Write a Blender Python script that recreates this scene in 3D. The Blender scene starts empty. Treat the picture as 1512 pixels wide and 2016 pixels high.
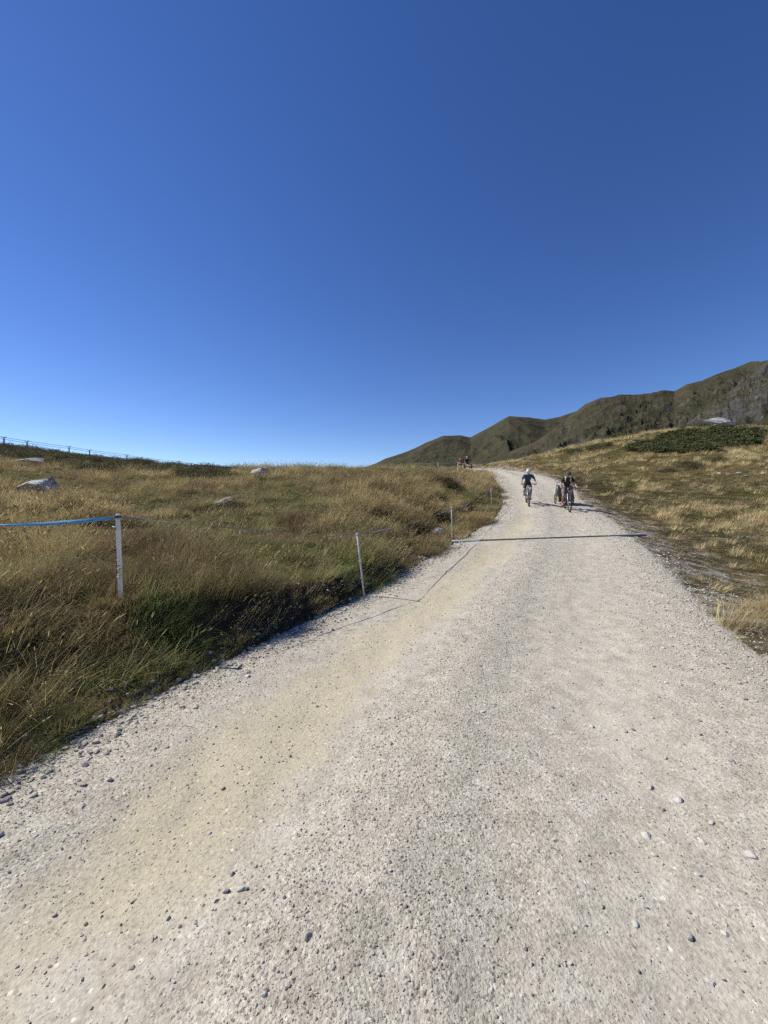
import bpy, bmesh, math, random
import numpy as np
from mathutils import Vector, Matrix, Euler

random.seed(7)
RNG = np.random.default_rng(11)
scene = bpy.context.scene
C = scene.collection
R = math.radians

# ------------------------------------------------------------------ camera, sky, sun, exposure
CAMZ = 1.65
F = 757.0                 # focal length in photo pixels (photo is 1512 x 2016)
HOR = 982.0               # row of the horizon in the photo
cam_d = bpy.data.cameras.new('camera')
cam_d.sensor_fit = 'HORIZONTAL'
cam_d.sensor_width = 36.0
cam_d.lens = 36.0 * F / 1512.0
cam_d.clip_start = 0.05
cam_d.clip_end = 12000
cam = bpy.data.objects.new('camera', cam_d)
C.objects.link(cam)
cam.location = (0, 0, CAMZ)
cam.rotation_euler = (R(90) - math.atan((1008 - HOR) / F), 0, 0)
scene.camera = cam

SUN_DIR = Vector((-0.95, 0.25, 1.0)).normalized()      # towards the sun
SUN_EL = math.asin(SUN_DIR.z)
SUN_AZ = math.atan2(SUN_DIR.x, SUN_DIR.y)              # clockwise from +Y
world = bpy.data.worlds.new('World')
scene.world = world
world.use_nodes = True
wn = world.node_tree.nodes
wl = world.node_tree.links
bg = wn['Background']
sky = wn.new('ShaderNodeTexSky')
sky.sky_type = 'NISHITA'
sky.sun_disc = False
sky.sun_elevation = SUN_EL
sky.sun_rotation = SUN_AZ
sky.altitude = 2400
sky.air_density = 1.0
sky.dust_density = 0.15
sky.ozone_density = 2.0
hs = wn.new('ShaderNodeHueSaturation')
hs.inputs['Hue'].default_value = 0.514
hs.inputs['Saturation'].default_value = 1.24
hs.inputs['Value'].default_value = 1.0
wl.new(sky.outputs[0], hs.inputs['Color'])
wl.new(hs.outputs[0], bg.inputs[0])
bg.inputs[1].default_value = 0.106

sun_d = bpy.data.lights.new('sun', 'SUN')
sun_d.energy = 5.0
sun_d.angle = R(0.53)
sun_d.color = (1.0, 0.955, 0.88)
sun = bpy.data.objects.new('sun', sun_d)
C.objects.link(sun)
sun.location = SUN_DIR * 60
sun.rotation_euler = (-SUN_DIR).to_track_quat('-Z', 'Y').to_euler()

vs = scene.view_settings
vs.view_transform = 'Standard'
vs.look = 'None'
vs.gamma = 1.0
vs.exposure = 0.40
vs.use_curve_mapping = False
scene.cycles.use_denoising = False
scene.cycles.use_adaptive_sampling = True
scene.cycles.adaptive_threshold = 0.02
scene.cycles.max_bounces = 4
scene.cycles.diffuse_bounces = 2
scene.cycles.transparent_max_bounces = 4

# ------------------------------------------------------------------ noise
def _hash(ix, iy, seed):
    h = (ix.astype(np.int64) * 374761393 + iy.astype(np.int64) * 668265263 + seed * 1442695041) & 0xFFFFFFFF
    h = ((h ^ (h >> 13)) * 1274126177) & 0xFFFFFFFF
    h = h ^ (h >> 16)
    return (h & 0xFFFF) / 65535.0

def vnoise(x, y, seed=0):
    x = np.asarray(x, float); y = np.asarray(y, float)
    ix = np.floor(x); iy = np.floor(y)
    fx = x - ix; fy = y - iy
    fx = fx * fx * fx * (fx * (fx * 6 - 15) + 10); fy = fy * fy * fy * (fy * (fy * 6 - 15) + 10)
    a = _hash(ix, iy, seed); b = _hash(ix + 1, iy, seed)
    c = _hash(ix, iy + 1, seed); d = _hash(ix + 1, iy + 1, seed)
    return (a * (1 - fx) + b * fx) * (1 - fy) + (c * (1 - fx) + d * fx) * fy   # 0..1

def fbm(x, y, octv=4, seed=0, gain=0.5):
    x = np.asarray(x, float); y = np.asarray(y, float)
    s = 0.0; a = 1.0; t = 0.0
    for k in range(octv):
        s = s + a * vnoise(x, y, seed + k * 17)
        t += a; a *= gain
        x, y = (x * 0.8 - y * 0.6) * 2.03 + 5.2, (x * 0.6 + y * 0.8) * 2.03 + 1.7
    return s / t

def ridged(x, y, octv=5, seed=0, gain=0.5):
    x = np.asarray(x, float); y = np.asarray(y, float)
    s = 0.0; a = 1.0; t = 0.0
    for k in range(octv):
        n = 1 - np.abs(vnoise(x, y, seed + k * 13) * 2 - 1)
        s = s + a * n * n
        t += a; a *= gain
        x, y = (x * 0.8 - y * 0.6) * 2.07 + 3.1, (x * 0.6 + y * 0.8) * 2.07 + 9.4
    return s / t

def sstep(a, b, x):
    t = np.clip((x - a) / (b - a), 0, 1)
    return t * t * (3 - 2 * t)

# ------------------------------------------------------------------ lie of the land
_YS = np.linspace(-14, 64, 1561)
def _curve(pts, sig=24):
    p = np.array(pts, float)
    v = np.interp(_YS, p[:, 0], p[:, 1])
    k = np.exp(-0.5 * (np.arange(-3 * sig, 3 * sig + 1) / sig) ** 2); k /= k.sum()
    pad = 3 * sig
    d0 = v[1] - v[0]; d1 = v[-1] - v[-2]
    vv = np.concatenate([v[0] + d0 * np.arange(-pad, 0), v, v[-1] + d1 * np.arange(1, pad + 1)])
    return np.convolve(vv, k, 'valid')
_XL = _curve([(-14, -8.3), (0, -3.1), (2.28, -2.32), (3.7, -1.74), (6.2, -0.40), (9, 1.0), (11.3, 2.3), (14, 3.8), (16.5, 5.0), (20, 6.25),
              (26.5, 7.85), (33, 9.2), (38, 10.0), (41, 10.1), (44, 9.6), (47, 8.2), (50, 5.5), (55, -1), (64, -14)], 14)
_XR = _curve([(-14, -2.2), (0, 2.3), (3.6, 3.7), (5, 4.35), (6.6, 5.15), (9.5, 6.6), (14, 8.5), (19, 9.95), (24, 11.8), (30, 12.9), (37, 13.3),
              (44, 13.2), (50, 12.2), (55, 8.7), (64, 1)], 14)
_ZR = _curve([(-14, -0.35), (-4, -0.03), (4, 0.0), (6.2, 0.06), (8, 0.19), (9.6, 0.32), (11.5, 0.48), (14, 0.74), (16.5, 1.04), (18.5, 1.30), (20, 1.55),
              (24, 2.32), (30, 3.35), (37, 4.28), (40, 4.55), (45, 5.22), (50, 5.5), (56, 5.6), (64, 5.5)], 20)
def road_l(y): return np.interp(y, _YS, _XL)
def road_r(y): return np.interp(y, _YS, _XR)
def road_z(y): return np.interp(y, _YS, _ZR)
_DL = np.gradient(_XL, _YS); _DR = np.gradient(_XR, _YS)

def P(px, row, d):
    return ((px - 756) / F * d, d, CAMZ + (HOR - row) / F * d)

_ctrl = [
    # meadow left of the road
    P(-30, 1235, 3.3), P(233, 1185, 4.0), P(120, 1150, 4.3), P(420, 1150, 5.0), P(600, 1118, 6.6), P(700, 1085, 7.6), P(790, 1075, 9.0),
    P(0, 1022, 9.0), P(0, 975, 12.5), P(0, 914, 21), P(0, 877, 37), P(-300, 900, 24), P(-300, 800, 40), P(-500, 1000, 9),
    P(250, 1016, 10), P(250, 940, 20.5), P(250, 905, 37), P(120, 892, 37),
    P(450, 1016, 10), P(450, 969, 15), P(420, 943, 20), P(420, 927, 26), P(420, 917, 34), P(360, 917, 35),
    P(600, 1020, 10), P(600, 969, 15), P(600, 941, 20), P(600, 925, 26), P(600, 917, 33), P(600, 921, 42),
    P(740, 1010, 11), P(740, 966, 15.5), P(740, 942, 20), P(740, 925, 27), P(740, 917, 34), P(740, 919, 42),
    P(850, 1040, 11.5), P(850, 975, 16), P(850, 945, 21), P(850, 928, 29), P(850, 919, 38), P(850, 917, 46),
    P(910, 1010, 15), P(925, 965, 20), P(925, 940, 28), P(915, 927, 36),
    P(420, 922, 48), P(0, 885, 50), P(200, 900, 50), P(-300, 840, 55),
    # right of the road
    P(1512, 1150, 7.5), P(1512, 1330, 3.6), P(1512, 1050, 12.5), P(1512, 1000, 16.5), P(1512, 935, 24), P(1512, 888, 33), P(1512, 840, 42), P(1512, 850, 56),
    P(1350, 1052, 12.5), P(1350, 1000, 17), P(1350, 940, 25), P(1350, 890, 33), P(1350, 846, 42), P(1350, 858, 55),
    P(1200, 1000, 18), P(1200, 960, 24), P(1200, 900, 36), P(1200, 868, 44), P(1200, 876, 56),
    P(1100, 940, 29), P(1100, 902, 40), P(1100, 886, 47), P(1100, 892, 58),
    P(1010, 908, 49), P(1010, 914, 60), P(940, 917, 57), P(940, 920, 66),
    P(1800, 1150, 7.0), P(1800, 1020, 12), P(1800, 900, 25), P(1800, 820, 40), P(1800, 1500, 2.5),
    # around and behind the camera
    (-6, 0, 0.75), (-9, -8, 0.6), (-4.5, 0.5, 0.5), (5, 0, 0.0), (9, -6, -0.2), (0, -12, -0.3), (-14, 0, 1.4), (14, 2, 0.1), (-25, -5, 2.6), (25, -5, 0.2), (0, -30, -1.2), (-25, -30, 0), (25, -30, -1),
]
_ctrl = np.array(_ctrl, float)
def _phi(r2): return 0.5 * r2 * np.log(r2 + 1e-9)
def _fit_tps(P3, lam=0.6):
    n = len(P3); xy = P3[:, :2] / 10.0
    d2 = ((xy[:, None] - xy[None]) ** 2).sum(-1)
    A = np.zeros((n + 3, n + 3))
    A[:n, :n] = _phi(d2) + np.eye(n) * lam * 0.01
    A[:n, n] = 1; A[:n, n + 1:] = xy
    A[n, :n] = 1; A[n + 1:, :n] = xy.T
    b = np.concatenate([P3[:, 2], [0, 0, 0]])
    return xy, np.linalg.solve(A, b)
_TXY, _TW = _fit_tps(_ctrl)
def tps(x, y):
    out = np.empty(x.shape)
    for i in range(0, x.size, 40000):
        xs = x[i:i + 40000] / 10.0; ys = y[i:i + 40000] / 10.0
        d2 = (xs[:, None] - _TXY[None, :, 0]) ** 2 + (ys[:, None] - _TXY[None, :, 1]) ** 2
        out[i:i + 40000] = _phi(d2) @ _TW[:-3] + _TW[-3] + _TW[-2] * xs + _TW[-1] * ys
    return out

def road_dist(x, y):
    """distance outside the road edges (negative inside), and side -1 left / +1 right"""
    yc = np.clip(y, -14, 64)
    cl = 1 / np.sqrt(1 + np.interp(yc, _YS, _DL) ** 2); cr = 1 / np.sqrt(1 + np.interp(yc, _YS, _DR) ** 2)
    dl = (road_l(yc) - x) * cl; dr = (x - road_r(yc)) * cr
    d = np.maximum(dl, dr)
    d = np.maximum(d, np.maximum(-14 - y, y - 64))
    return d, np.where(dl > dr, -1, 1)

def ground_z(x, y, noise=True):
    x = np.atleast_1d(np.asarray(x, float)); y = np.atleast_1d(np.asarray(y, float))
    r = np.hypot(x, y)
    sc = np.minimum(1.0, 62.0 / np.maximum(r, 1e-6))
    z = tps(x * sc, y * sc)
    zm = np.clip(z, -3, 16)
    far = np.maximum(r - 58, 0)
    u = np.where(y > 1, x / np.maximum(y, 1), -3.0)
    left = sstep(-0.25, -0.55, u) * (y > 0)
    zf = zm - 0.10 * far - 0.0004 * far ** 2 * (far < 300) - (far >= 300) * (36 + 0.02 * (far - 300))
    zf = np.maximum(zf, -75)
    zl = 0.055 * r + 3.0
    zl = np.where(r > 260, np.maximum(17.3 - (r - 260) * 0.12, -75), zl)
    zfar = zf * (1 - left) + zl * left
    w = sstep(54, 75, r)
    z = zm * (1 - w) + zfar * w
    d, side = road_dist(x, y)
    zr = road_z(np.clip(y, -14, 64))
    z = z - np.where(side < 0, 0.24 + 0.22 * sstep(30, 40, r), 0.10) * sstep(5, 12, r) * sstep(80, 60, r)
    bank = (side < 0) * sstep(8.8, 7.0, y) * sstep(3.4, 5.0, y)
    z = z - 0.62 * np.exp(-(((x - 8.6) / 3.0) ** 2 + ((y - 40.5) / 3.6) ** 2)) * (side < 0)
    reach = 1.6 - 1.28 * bank
    k = sstep(-0.15, 1.0, (d - 0.05 + 0.22 * bank * (fbm(x * 1.3, y * 1.3, 3, 5) - 0.5) * 2) / reach)
    reach = np.where((side < 0) & (y < 5), np.maximum(reach, 1.5), reach)
    near = (d < 4) & (r < 75)
    z = np.where(near, zr * (1 - k) + z * k, z)
    z = np.where(d < 0.12, np.minimum(z, zr + np.minimum(0, (d - 0.12)) * 0.5), z)
    z = np.where(d < -0.3, zr - 0.16, z)
    if noise:
        amp = sstep(0.1, 1.5, d) * sstep(3000, 200, r)
        hum = (fbm(x * 0.55, y * 0.55, 4, 31) - 0.5) * 0.34 + (fbm(x * 2.3, y * 2.3, 3, 41) - 0.5) * 0.14
        flat = np.where(side > 0, 0.45 + 0.55 * sstep(3, 8, d), 1.0)
        z = z + hum * amp * flat
        z = z + (fbm(x * 3.1, y * 3.1, 3, 77) - 0.5) * 0.09 * sstep(-0.35, 0.0, d) * sstep(0.9, 0.2, d) * (r < 75)
        z = z + (fbm(x * 0.05, y * 0.05, 4, 91) - 0.5) * 2.5 * sstep(62, 160, r)
    return z
def gz(x, y): return float(ground_z(x, y)[0])
def rz(x, y):
    d, s = road_dist(np.array([x]), np.array([y]))
    return float(road_surface(np.array([x]), np.array([y]))[0]) if d[0] < 0.1 else gz(x, y)

def road_surface(x, y):
    xl = road_l(y); xr = road_r(y)
    t = (x - xl) / (xr - xl)
    z = road_z(y).copy()
    z = z + 0.035 * np.exp(-((t - 0.46) / 0.07) ** 2) - 0.03 * np.exp(-((t - 0.24) / 0.09) ** 2) - 0.028 * np.exp(-((t - 0.70) / 0.09) ** 2)
    z = z + 0.02 * np.exp(-((t - 0.96) / 0.06) ** 2)
    z = z + (fbm(x * 0.9, y * 0.9, 3, 3) - 0.5) * 0.05 + (fbm(x * 5, y * 5, 3, 8) - 0.5) * 0.022
    ev = 1 - np.exp(-(((y - 10.9) - (x - 1.93) * 0.169) / 0.4) ** 2)       # evened out along the drain
    z = road_z(y) + (z - road_z(y)) * ev
    d, s = road_dist(x, y)
    z = z - 0.10 * sstep(-0.05, 0.4, d) - 0.03 * sstep(-0.5, 0, d)
    return z

# ------------------------------------------------------------------ material helpers
def new_mat(name):
    m = bpy.data.materials.new(name)
    m.use_nodes = True
    nt = m.node_tree
    return m, nt, nt.nodes, nt.links, nt.nodes['Principled BSDF']

def N(nodes, typ, **kw):
    n = nodes.new(typ)
    for k, v in kw.items(): setattr(n, k, v)
    return n

def ramp(nodes, stops, interp='LINEAR'):
    r = nodes.new('ShaderNodeValToRGB')
    r.color_ramp.interpolation = interp
    e = r.color_ramp.elements
    e[0].position, e[0].color = stops[0][0], (*stops[0][1], 1)
    e[1].position, e[1].color = stops[-1][0], (*stops[-1][1], 1)
    for p, c in stops[1:-1]:
        q = e.new(p); q.color = (*c, 1)
    return r

def noise(nodes, links, scale, detail=4, rough=0.55, vec=None):
    n = nodes.new('ShaderNodeTexNoise')
    n.inputs['Scale'].default_value = scale
    n.inputs['Detail'].default_value = detail
    n.inputs['Roughness'].default_value = rough
    if vec is not None: links.new(vec, n.inputs['Vector'])
    return n

def mixc(nodes, links, fac, a, b, mode='MIX'):
    m = nodes.new('ShaderNodeMix'); m.data_type = 'RGBA'; m.blend_type = mode
    for key, val in ((0, fac), (6, a), (7, b)):
        if hasattr(val, 'is_linked') or hasattr(val, 'links'): links.new(val, m.inputs[key])
        elif isinstance(val, (int, float)): m.inputs[key].default_value = val
        else: m.inputs[key].default_value = (*val, 1)
    return m.outputs[2]

def math_n(nodes, links, op, a, b=None, clamp=False):
    m = nodes.new('ShaderNodeMath'); m.operation = op; m.use_clamp = clamp
    for i, v in enumerate((a, b)):
        if v is None: continue
        if isinstance(v, (int, float)): m.inputs[i].default_value = v
        else: links.new(v, m.inputs[i])
    return m.outputs[0]

def maprange(nodes, links, v, a, b, c=0.0, d=1.0):
    m = nodes.new('ShaderNodeMapRange'); m.interpolation_type = 'SMOOTHSTEP'
    links.new(v, m.inputs[0])
    for i, q in enumerate((a, b, c, d)): m.inputs[1 + i].default_value = q
    return m.outputs[0]

def bump(nodes, links, h, strength, dist, bsdf, prev=None):
    b = nodes.new('ShaderNodeBump')
    b.inputs['Strength'].default_value = strength
    b.inputs['Distance'].default_value = dist
    links.new(h, b.inputs['Height'])
    if prev is not None: links.new(prev, b.inputs['Normal'])
    if bsdf is not None: links.new(b.outputs[0], bsdf.inputs['Normal'])
    return b.outputs[0]

def simple(name, col, rough=0.6, var=0.12, scale=8.0, metal=0.0, bumpd=0.0):
    m, nt, nd, lk, bs = new_mat(name)
    tc = nd.new('ShaderNodeTexCoord')
    n = noise(nd, lk, scale, 4, 0.6, tc.outputs['Object'])
    lo = tuple(c * (1 - var) for c in col); hi = tuple(min(1, c * (1 + var)) for c in col)
    r = ramp(nd, [(0.3, lo), (0.7, hi)])
    lk.new(n.outputs[0], r.inputs[0]); lk.new(r.outputs[0], bs.inputs['Base Color'])
    bs.inputs['Roughness'].default_value = rough
    bs.inputs['Metallic'].default_value = metal
    if bumpd: bump(nd, lk, n.outputs[0], 0.5, bumpd, bs)
    return m

# ------------------------------------------------------------------ mesh helpers
def mesh_from(name, verts, faces, mat=None, smooth=True):
    me = bpy.data.meshes.new(name)
    me.from_pydata([tuple(v) for v in verts], [], [tuple(f) for f in faces])
    if mat: me.materials.append(mat)
    if smooth: me.polygons.foreach_set('use_smooth', np.ones(len(me.polygons), bool))
    me.update()
    return me

def grid_mesh(name, V, nr, nc, mat, wrap=False):
    """V: (nr*nc,3) array"""
    me = bpy.data.meshes.new(name)
    i = np.arange(nr - 1)[:, None] * nc
    j = np.arange(nc - (0 if wrap else 1))[None, :]
    j2 = (j + 1) % nc
    F4 = np.stack([i + j, i + j2, i + nc + j2, i + nc + j], -1).reshape(-1, 4)
    me.vertices.add(len(V)); me.vertices.foreach_set('co', np.ascontiguousarray(V, np.float32).ravel())
    me.loops.add(F4.size); me.loops.foreach_set('vertex_index', F4.ravel().astype(np.int32))
    me.polygons.add(len(F4))
    me.polygons.foreach_set('loop_start', (np.arange(len(F4)) * 4).astype(np.int32))
    me.polygons.foreach_set('use_smooth', np.ones(len(F4), bool))
    me.update(calc_edges=True)
    me.validate()
    if mat: me.materials.append(mat)
    return me

def link(name, me, parent=None, loc=(0, 0, 0), rot=(0, 0, 0)):
    o = bpy.data.objects.new(name, me)
    C.objects.link(o)
    o.location = loc; o.rotation_euler = rot
    if parent: o.parent = parent
    return o

def tag(o, label=None, cat=None, group=None, kind=None):
    if label: o['label'] = label
    if cat: o['category'] = cat
    if group: o['group'] = group
    if kind: o['kind'] = kind
    return o

class MB:
    """collects tubes, boxes and lathed shapes into one mesh"""
    def __init__(s): s.v = []; s.f = []
    def box(s, lo, hi, M=None):
        b = len(s.v)
        for z in (lo[2], hi[2]):
            for x, y in ((lo[0], lo[1]), (hi[0], lo[1]), (hi[0], hi[1]), (lo[0], hi[1])):
                p = Vector((x, y, z)); s.v.append(M @ p if M else p)
        s.f += [(b, b + 3, b + 2, b + 1), (b + 4, b + 5, b + 6, b + 7), (b, b + 1, b + 5, b + 4), (b + 1, b + 2, b + 6, b + 5), (b + 2, b + 3, b + 7, b + 6), (b + 3, b, b + 4, b + 7)]
    def tube(s, pts, rad, n=8, closed=False, flat=None):
        pts = [Vector(p) for p in pts]
        if not hasattr(rad, '__len__'): rad = [rad] * len(pts)
        b = len(s.v); m = len(pts)
        prev = None
        for i, p in enumerate(pts):
            if closed: t = pts[(i + 1) % m] - pts[i - 1]
            else: t = pts[min(i + 1, m - 1)] - pts[max(i - 1, 0)]
            t.normalize()
            if prev is None:
                a = Vector((0, 0, 1)) if abs(t.z) < 0.9 else Vector((1, 0, 0))
                e = t.cross(a).normalized()
            else:
                e = (prev - t * prev.dot(t)).normalized()
            prev = e
            g = t.cross(e)
            for k in range(n):
                a = 2 * math.pi * k / n
                s.v.append(p + (e * math.cos(a) + g * math.sin(a) * (flat or 1)) * rad[i])
        for i in range(m if closed else m - 1):
            for k in range(n):
                i2 = (i + 1) % m; k2 = (k + 1) % n
                s.f.append((b + i * n + k, b + i * n + k2, b + i2 * n + k2, b + i2 * n + k))
        if not closed:
            s.f.append(tuple(b + k for k in reversed(range(n))))
            s.f.append(tuple(b + (m - 1) * n + k for k in range(n)))
    def ring(s, c, axis, r, tr, n=32, m=8, sx=1.0):
        axis = Vector(axis).normalized()
        a = Vector((0, 0, 1)) if abs(axis.z) < 0.9 else Vector((1, 0, 0))
        e = axis.cross(a).normalized(); g = axis.cross(e)
        b = len(s.v); c = Vector(c)
        for i in range(n):
            q = 2 * math.pi * i / n; d = e * math.cos(q) + g * math.sin(q)
            for k in range(m):
                w = 2 * math.pi * k / m
                s.v.append(c + d * (r + tr * math.cos(w)) + axis * (tr * sx * math.sin(w)))
        for i in range(n):
            for k in range(m):
                i2 = (i + 1) % n; k2 = (k + 1) % m
                s.f.append((b + i * m + k, b + i2 * m + k, b + i2 * m + k2, b + i * m + k2))
    def ell(s, c, rad, nu=12, nv=8, z0=-1.0, z1=1.0, M=None):
        b = len(s.v); c = Vector(c)
        for j in range(nv + 1):
            zz = z0 + (z1 - z0) * j / nv
            ph = math.asin(max(-1, min(1, zz)))
            for i in range(nu):
                q = 2 * math.pi * i / nu
                p = Vector((math.cos(q) * math.cos(ph) * rad[0], math.sin(q) * math.cos(ph) * rad[1], zz * rad[2]))
                s.v.append(c + (M @ p if M else p))
        for j in range(nv):
            for i in range(nu):
                i2 = (i + 1) % nu
                s.f.append((b + j * nu + i, b + j * nu + i2, b + (j + 1) * nu + i2, b + (j + 1) * nu + i))
        s.f.append(tuple(b + i for i in reversed(range(nu)))); s.f.append(tuple(b + nv * nu + i for i in range(nu)))
    def build(s, name, mat, parent=None, smooth=True, loc=(0, 0, 0)):
        me = mesh_from(name, s.v, s.f, mat, smooth)
        return link(name, me, parent, loc)

def empty(name, loc, rot=(0, 0, 0)):
    o = bpy.data.objects.new(name, None)
    C.objects.link(o); o.location = loc; o.rotation_euler = rot
    o.empty_display_size = 0.2
    return o

def skin_mesh(name, verts, edges, radii, mat, parent, root=0, sub=2):
    """one continuous body grown over a skeleton of joints"""
    me = bpy.data.meshes.new(name)
    me.from_pydata([tuple(v) for v in verts], edges, [])
    o = bpy.data.objects.new(name, me)
    C.objects.link(o)
    o.modifiers.new('skin', 'SKIN').use_smooth_shade = True
    s = o.modifiers.new('sub', 'SUBSURF'); s.levels = sub; s.render_levels = sub
    if not me.skin_vertices: 
        with bpy.context.temp_override(object=o, active_object=o): bpy.ops.mesh.customdata_skin_add()
    for i, r in enumerate(radii):
        sv = me.skin_vertices[0].data[i]
        sv.radius = (r, r) if not hasattr(r, '__len__') else r
        sv.use_root = (i == root)
    dg = bpy.context.evaluated_depsgraph_get()
    nm = bpy.data.meshes.new_from_object(o.evaluated_get(dg))
    C.objects.unlink(o); bpy.data.objects.remove(o)
    nm.name = name
    nm.materials.clear(); nm.materials.append(mat)
    nm.polygons.foreach_set('use_smooth', np.ones(len(nm.polygons), bool))
    return link(name, nm, parent)

# ------------------------------------------------------------------ ground sheet
def ground_material():
    m, nt, nd, lk, bs = new_mat('meadow_soil')
    geo = nd.new('ShaderNodeNewGeometry'); pos = geo.outputs['Position']
    n1 = noise(nd, lk, 0.35, 5, 0.6, pos); n2 = noise(nd, lk, 3.0, 6, 0.65, pos); n3 = noise(nd, lk, 22, 5, 0.7, pos)
    r1 = ramp(nd, [(0.30, (0.060, 0.058, 0.024)), (0.48, (0.115, 0.090, 0.042)), (0.62, (0.160, 0.122, 0.058)), (0.8, (0.080, 0.076, 0.034))])
    lk.new(n1.outputs[0], r1.inputs[0])
    r2 = ramp(nd, [(0.3, (0.35, 0.35, 0.3)), (0.55, (0.95, 0.9, 0.8)), (0.75, (1.45, 1.3, 1.1))])
    lk.new(n2.outputs[0], r2.inputs[0])
    c = mixc(nd, lk, 1.0, r1.outputs[0], r2.outputs[0], 'MULTIPLY')
    at = nd.new('ShaderNodeAttribute'); at.attribute_name = 'verge'
    # patches of washed-out grit beside the road
    p = math_n(nd, lk, 'ADD', at.outputs['Fac'], math_n(nd, lk, 'MULTIPLY', math_n(nd, lk, 'SUBTRACT', n2.outputs[0], 0.5), 1.6))
    p = math_n(nd, lk, 'ADD', p, math_n(nd, lk, 'MULTIPLY', math_n(nd, lk, 'SUBTRACT', n3.outputs[0], 0.5), 1.1))
    pf = maprange(nd, lk, p, 0.46, 0.66)
    rg = ramp(nd, [(0.3, (0.13, 0.115, 0.09)), (0.5, (0.24, 0.215, 0.175)), (0.7, (0.34, 0.315, 0.27))])
    lk.new(n3.outputs[0], rg.inputs[0])
    c = mixc(nd, lk, pf, c, rg.outputs[0])
    be = nd.new('ShaderNodeAttribute'); be.attribute_name = 'bare_earth'
    hum = ramp(nd, [(0.35, (0.018, 0.014, 0.010)), (0.6, (0.040, 0.030, 0.020)), (0.75, (0.075, 0.058, 0.040))]); lk.new(n3.outputs[0], hum.inputs[0])
    c = mixc(nd, lk, be.outputs['Fac'], c, hum.outputs[0])
    lk.new(c, bs.inputs['Base Color'])
    bs.inputs['Roughness'].default_value = 0.95
    bs.inputs['Specular IOR Level'].default_value = 0.1
    b1 = bump(nd, lk, n2.outputs[0], 0.8, 0.12, None)
    bump(nd, lk, n3.outputs[0], 0.8, 0.02, bs, b1)
    return m
M_GROUND = ground_material()

th = np.concatenate([np.linspace(-58, 58, 465), np.linspace(58, 302, 124)[1:-1]])      # degrees clockwise from +Y
th = np.radians(th)
rr = np.concatenate([[0.35], np.geomspace(0.5, 80, 300), np.geomspace(80, 7000, 60)[1:]])
TH, RR = np.meshgrid(th, rr)
gx = (np.sin(TH) * RR).ravel(); gy = (np.cos(TH) * RR).ravel()
gzv = ground_z(gx, gy)
me = grid_mesh('ground', np.stack([gx, gy, gzv], -1), len(rr), len(th), M_GROUND, wrap=True)
dd, ss = road_dist(gx, gy)
verge = np.where(ss > 0, sstep(2.4 + 2.6 * sstep(4, 7, gy) * sstep(20, 14, gy), 0.1, dd) * 0.60, sstep(0.30, 0.0, dd) * 0.5) * (np.hypot(gx, gy) < 75)
# grit plateau beside the road on the right
verge = np.maximum(verge, 0.56 * np.exp(-(((gx - 11.6) / 2.6) ** 2 + ((gy - 12.2) / 0.9) ** 2)))
at = me.attributes.new('verge', 'FLOAT', 'POINT'); at.data.foreach_set('value', verge.astype(np.float32))
bare = (ss < 0) * sstep(0.03, 0.12, dd) * sstep(0.75, 0.45, dd) * sstep(9.0, 8.0, gy) * sstep(3.6, 4.6, gy)
bare = np.maximum(bare, 0.8 * np.exp(-(((gx - 1.75) / 0.7) ** 2 + ((gy - 11.8) / 0.7) ** 2)))
at = me.attributes.new('bare_earth', 'FLOAT', 'POINT'); at.data.foreach_set('value', bare.astype(np.float32))
ground = tag(link('ground', me), kind='structure')

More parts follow.
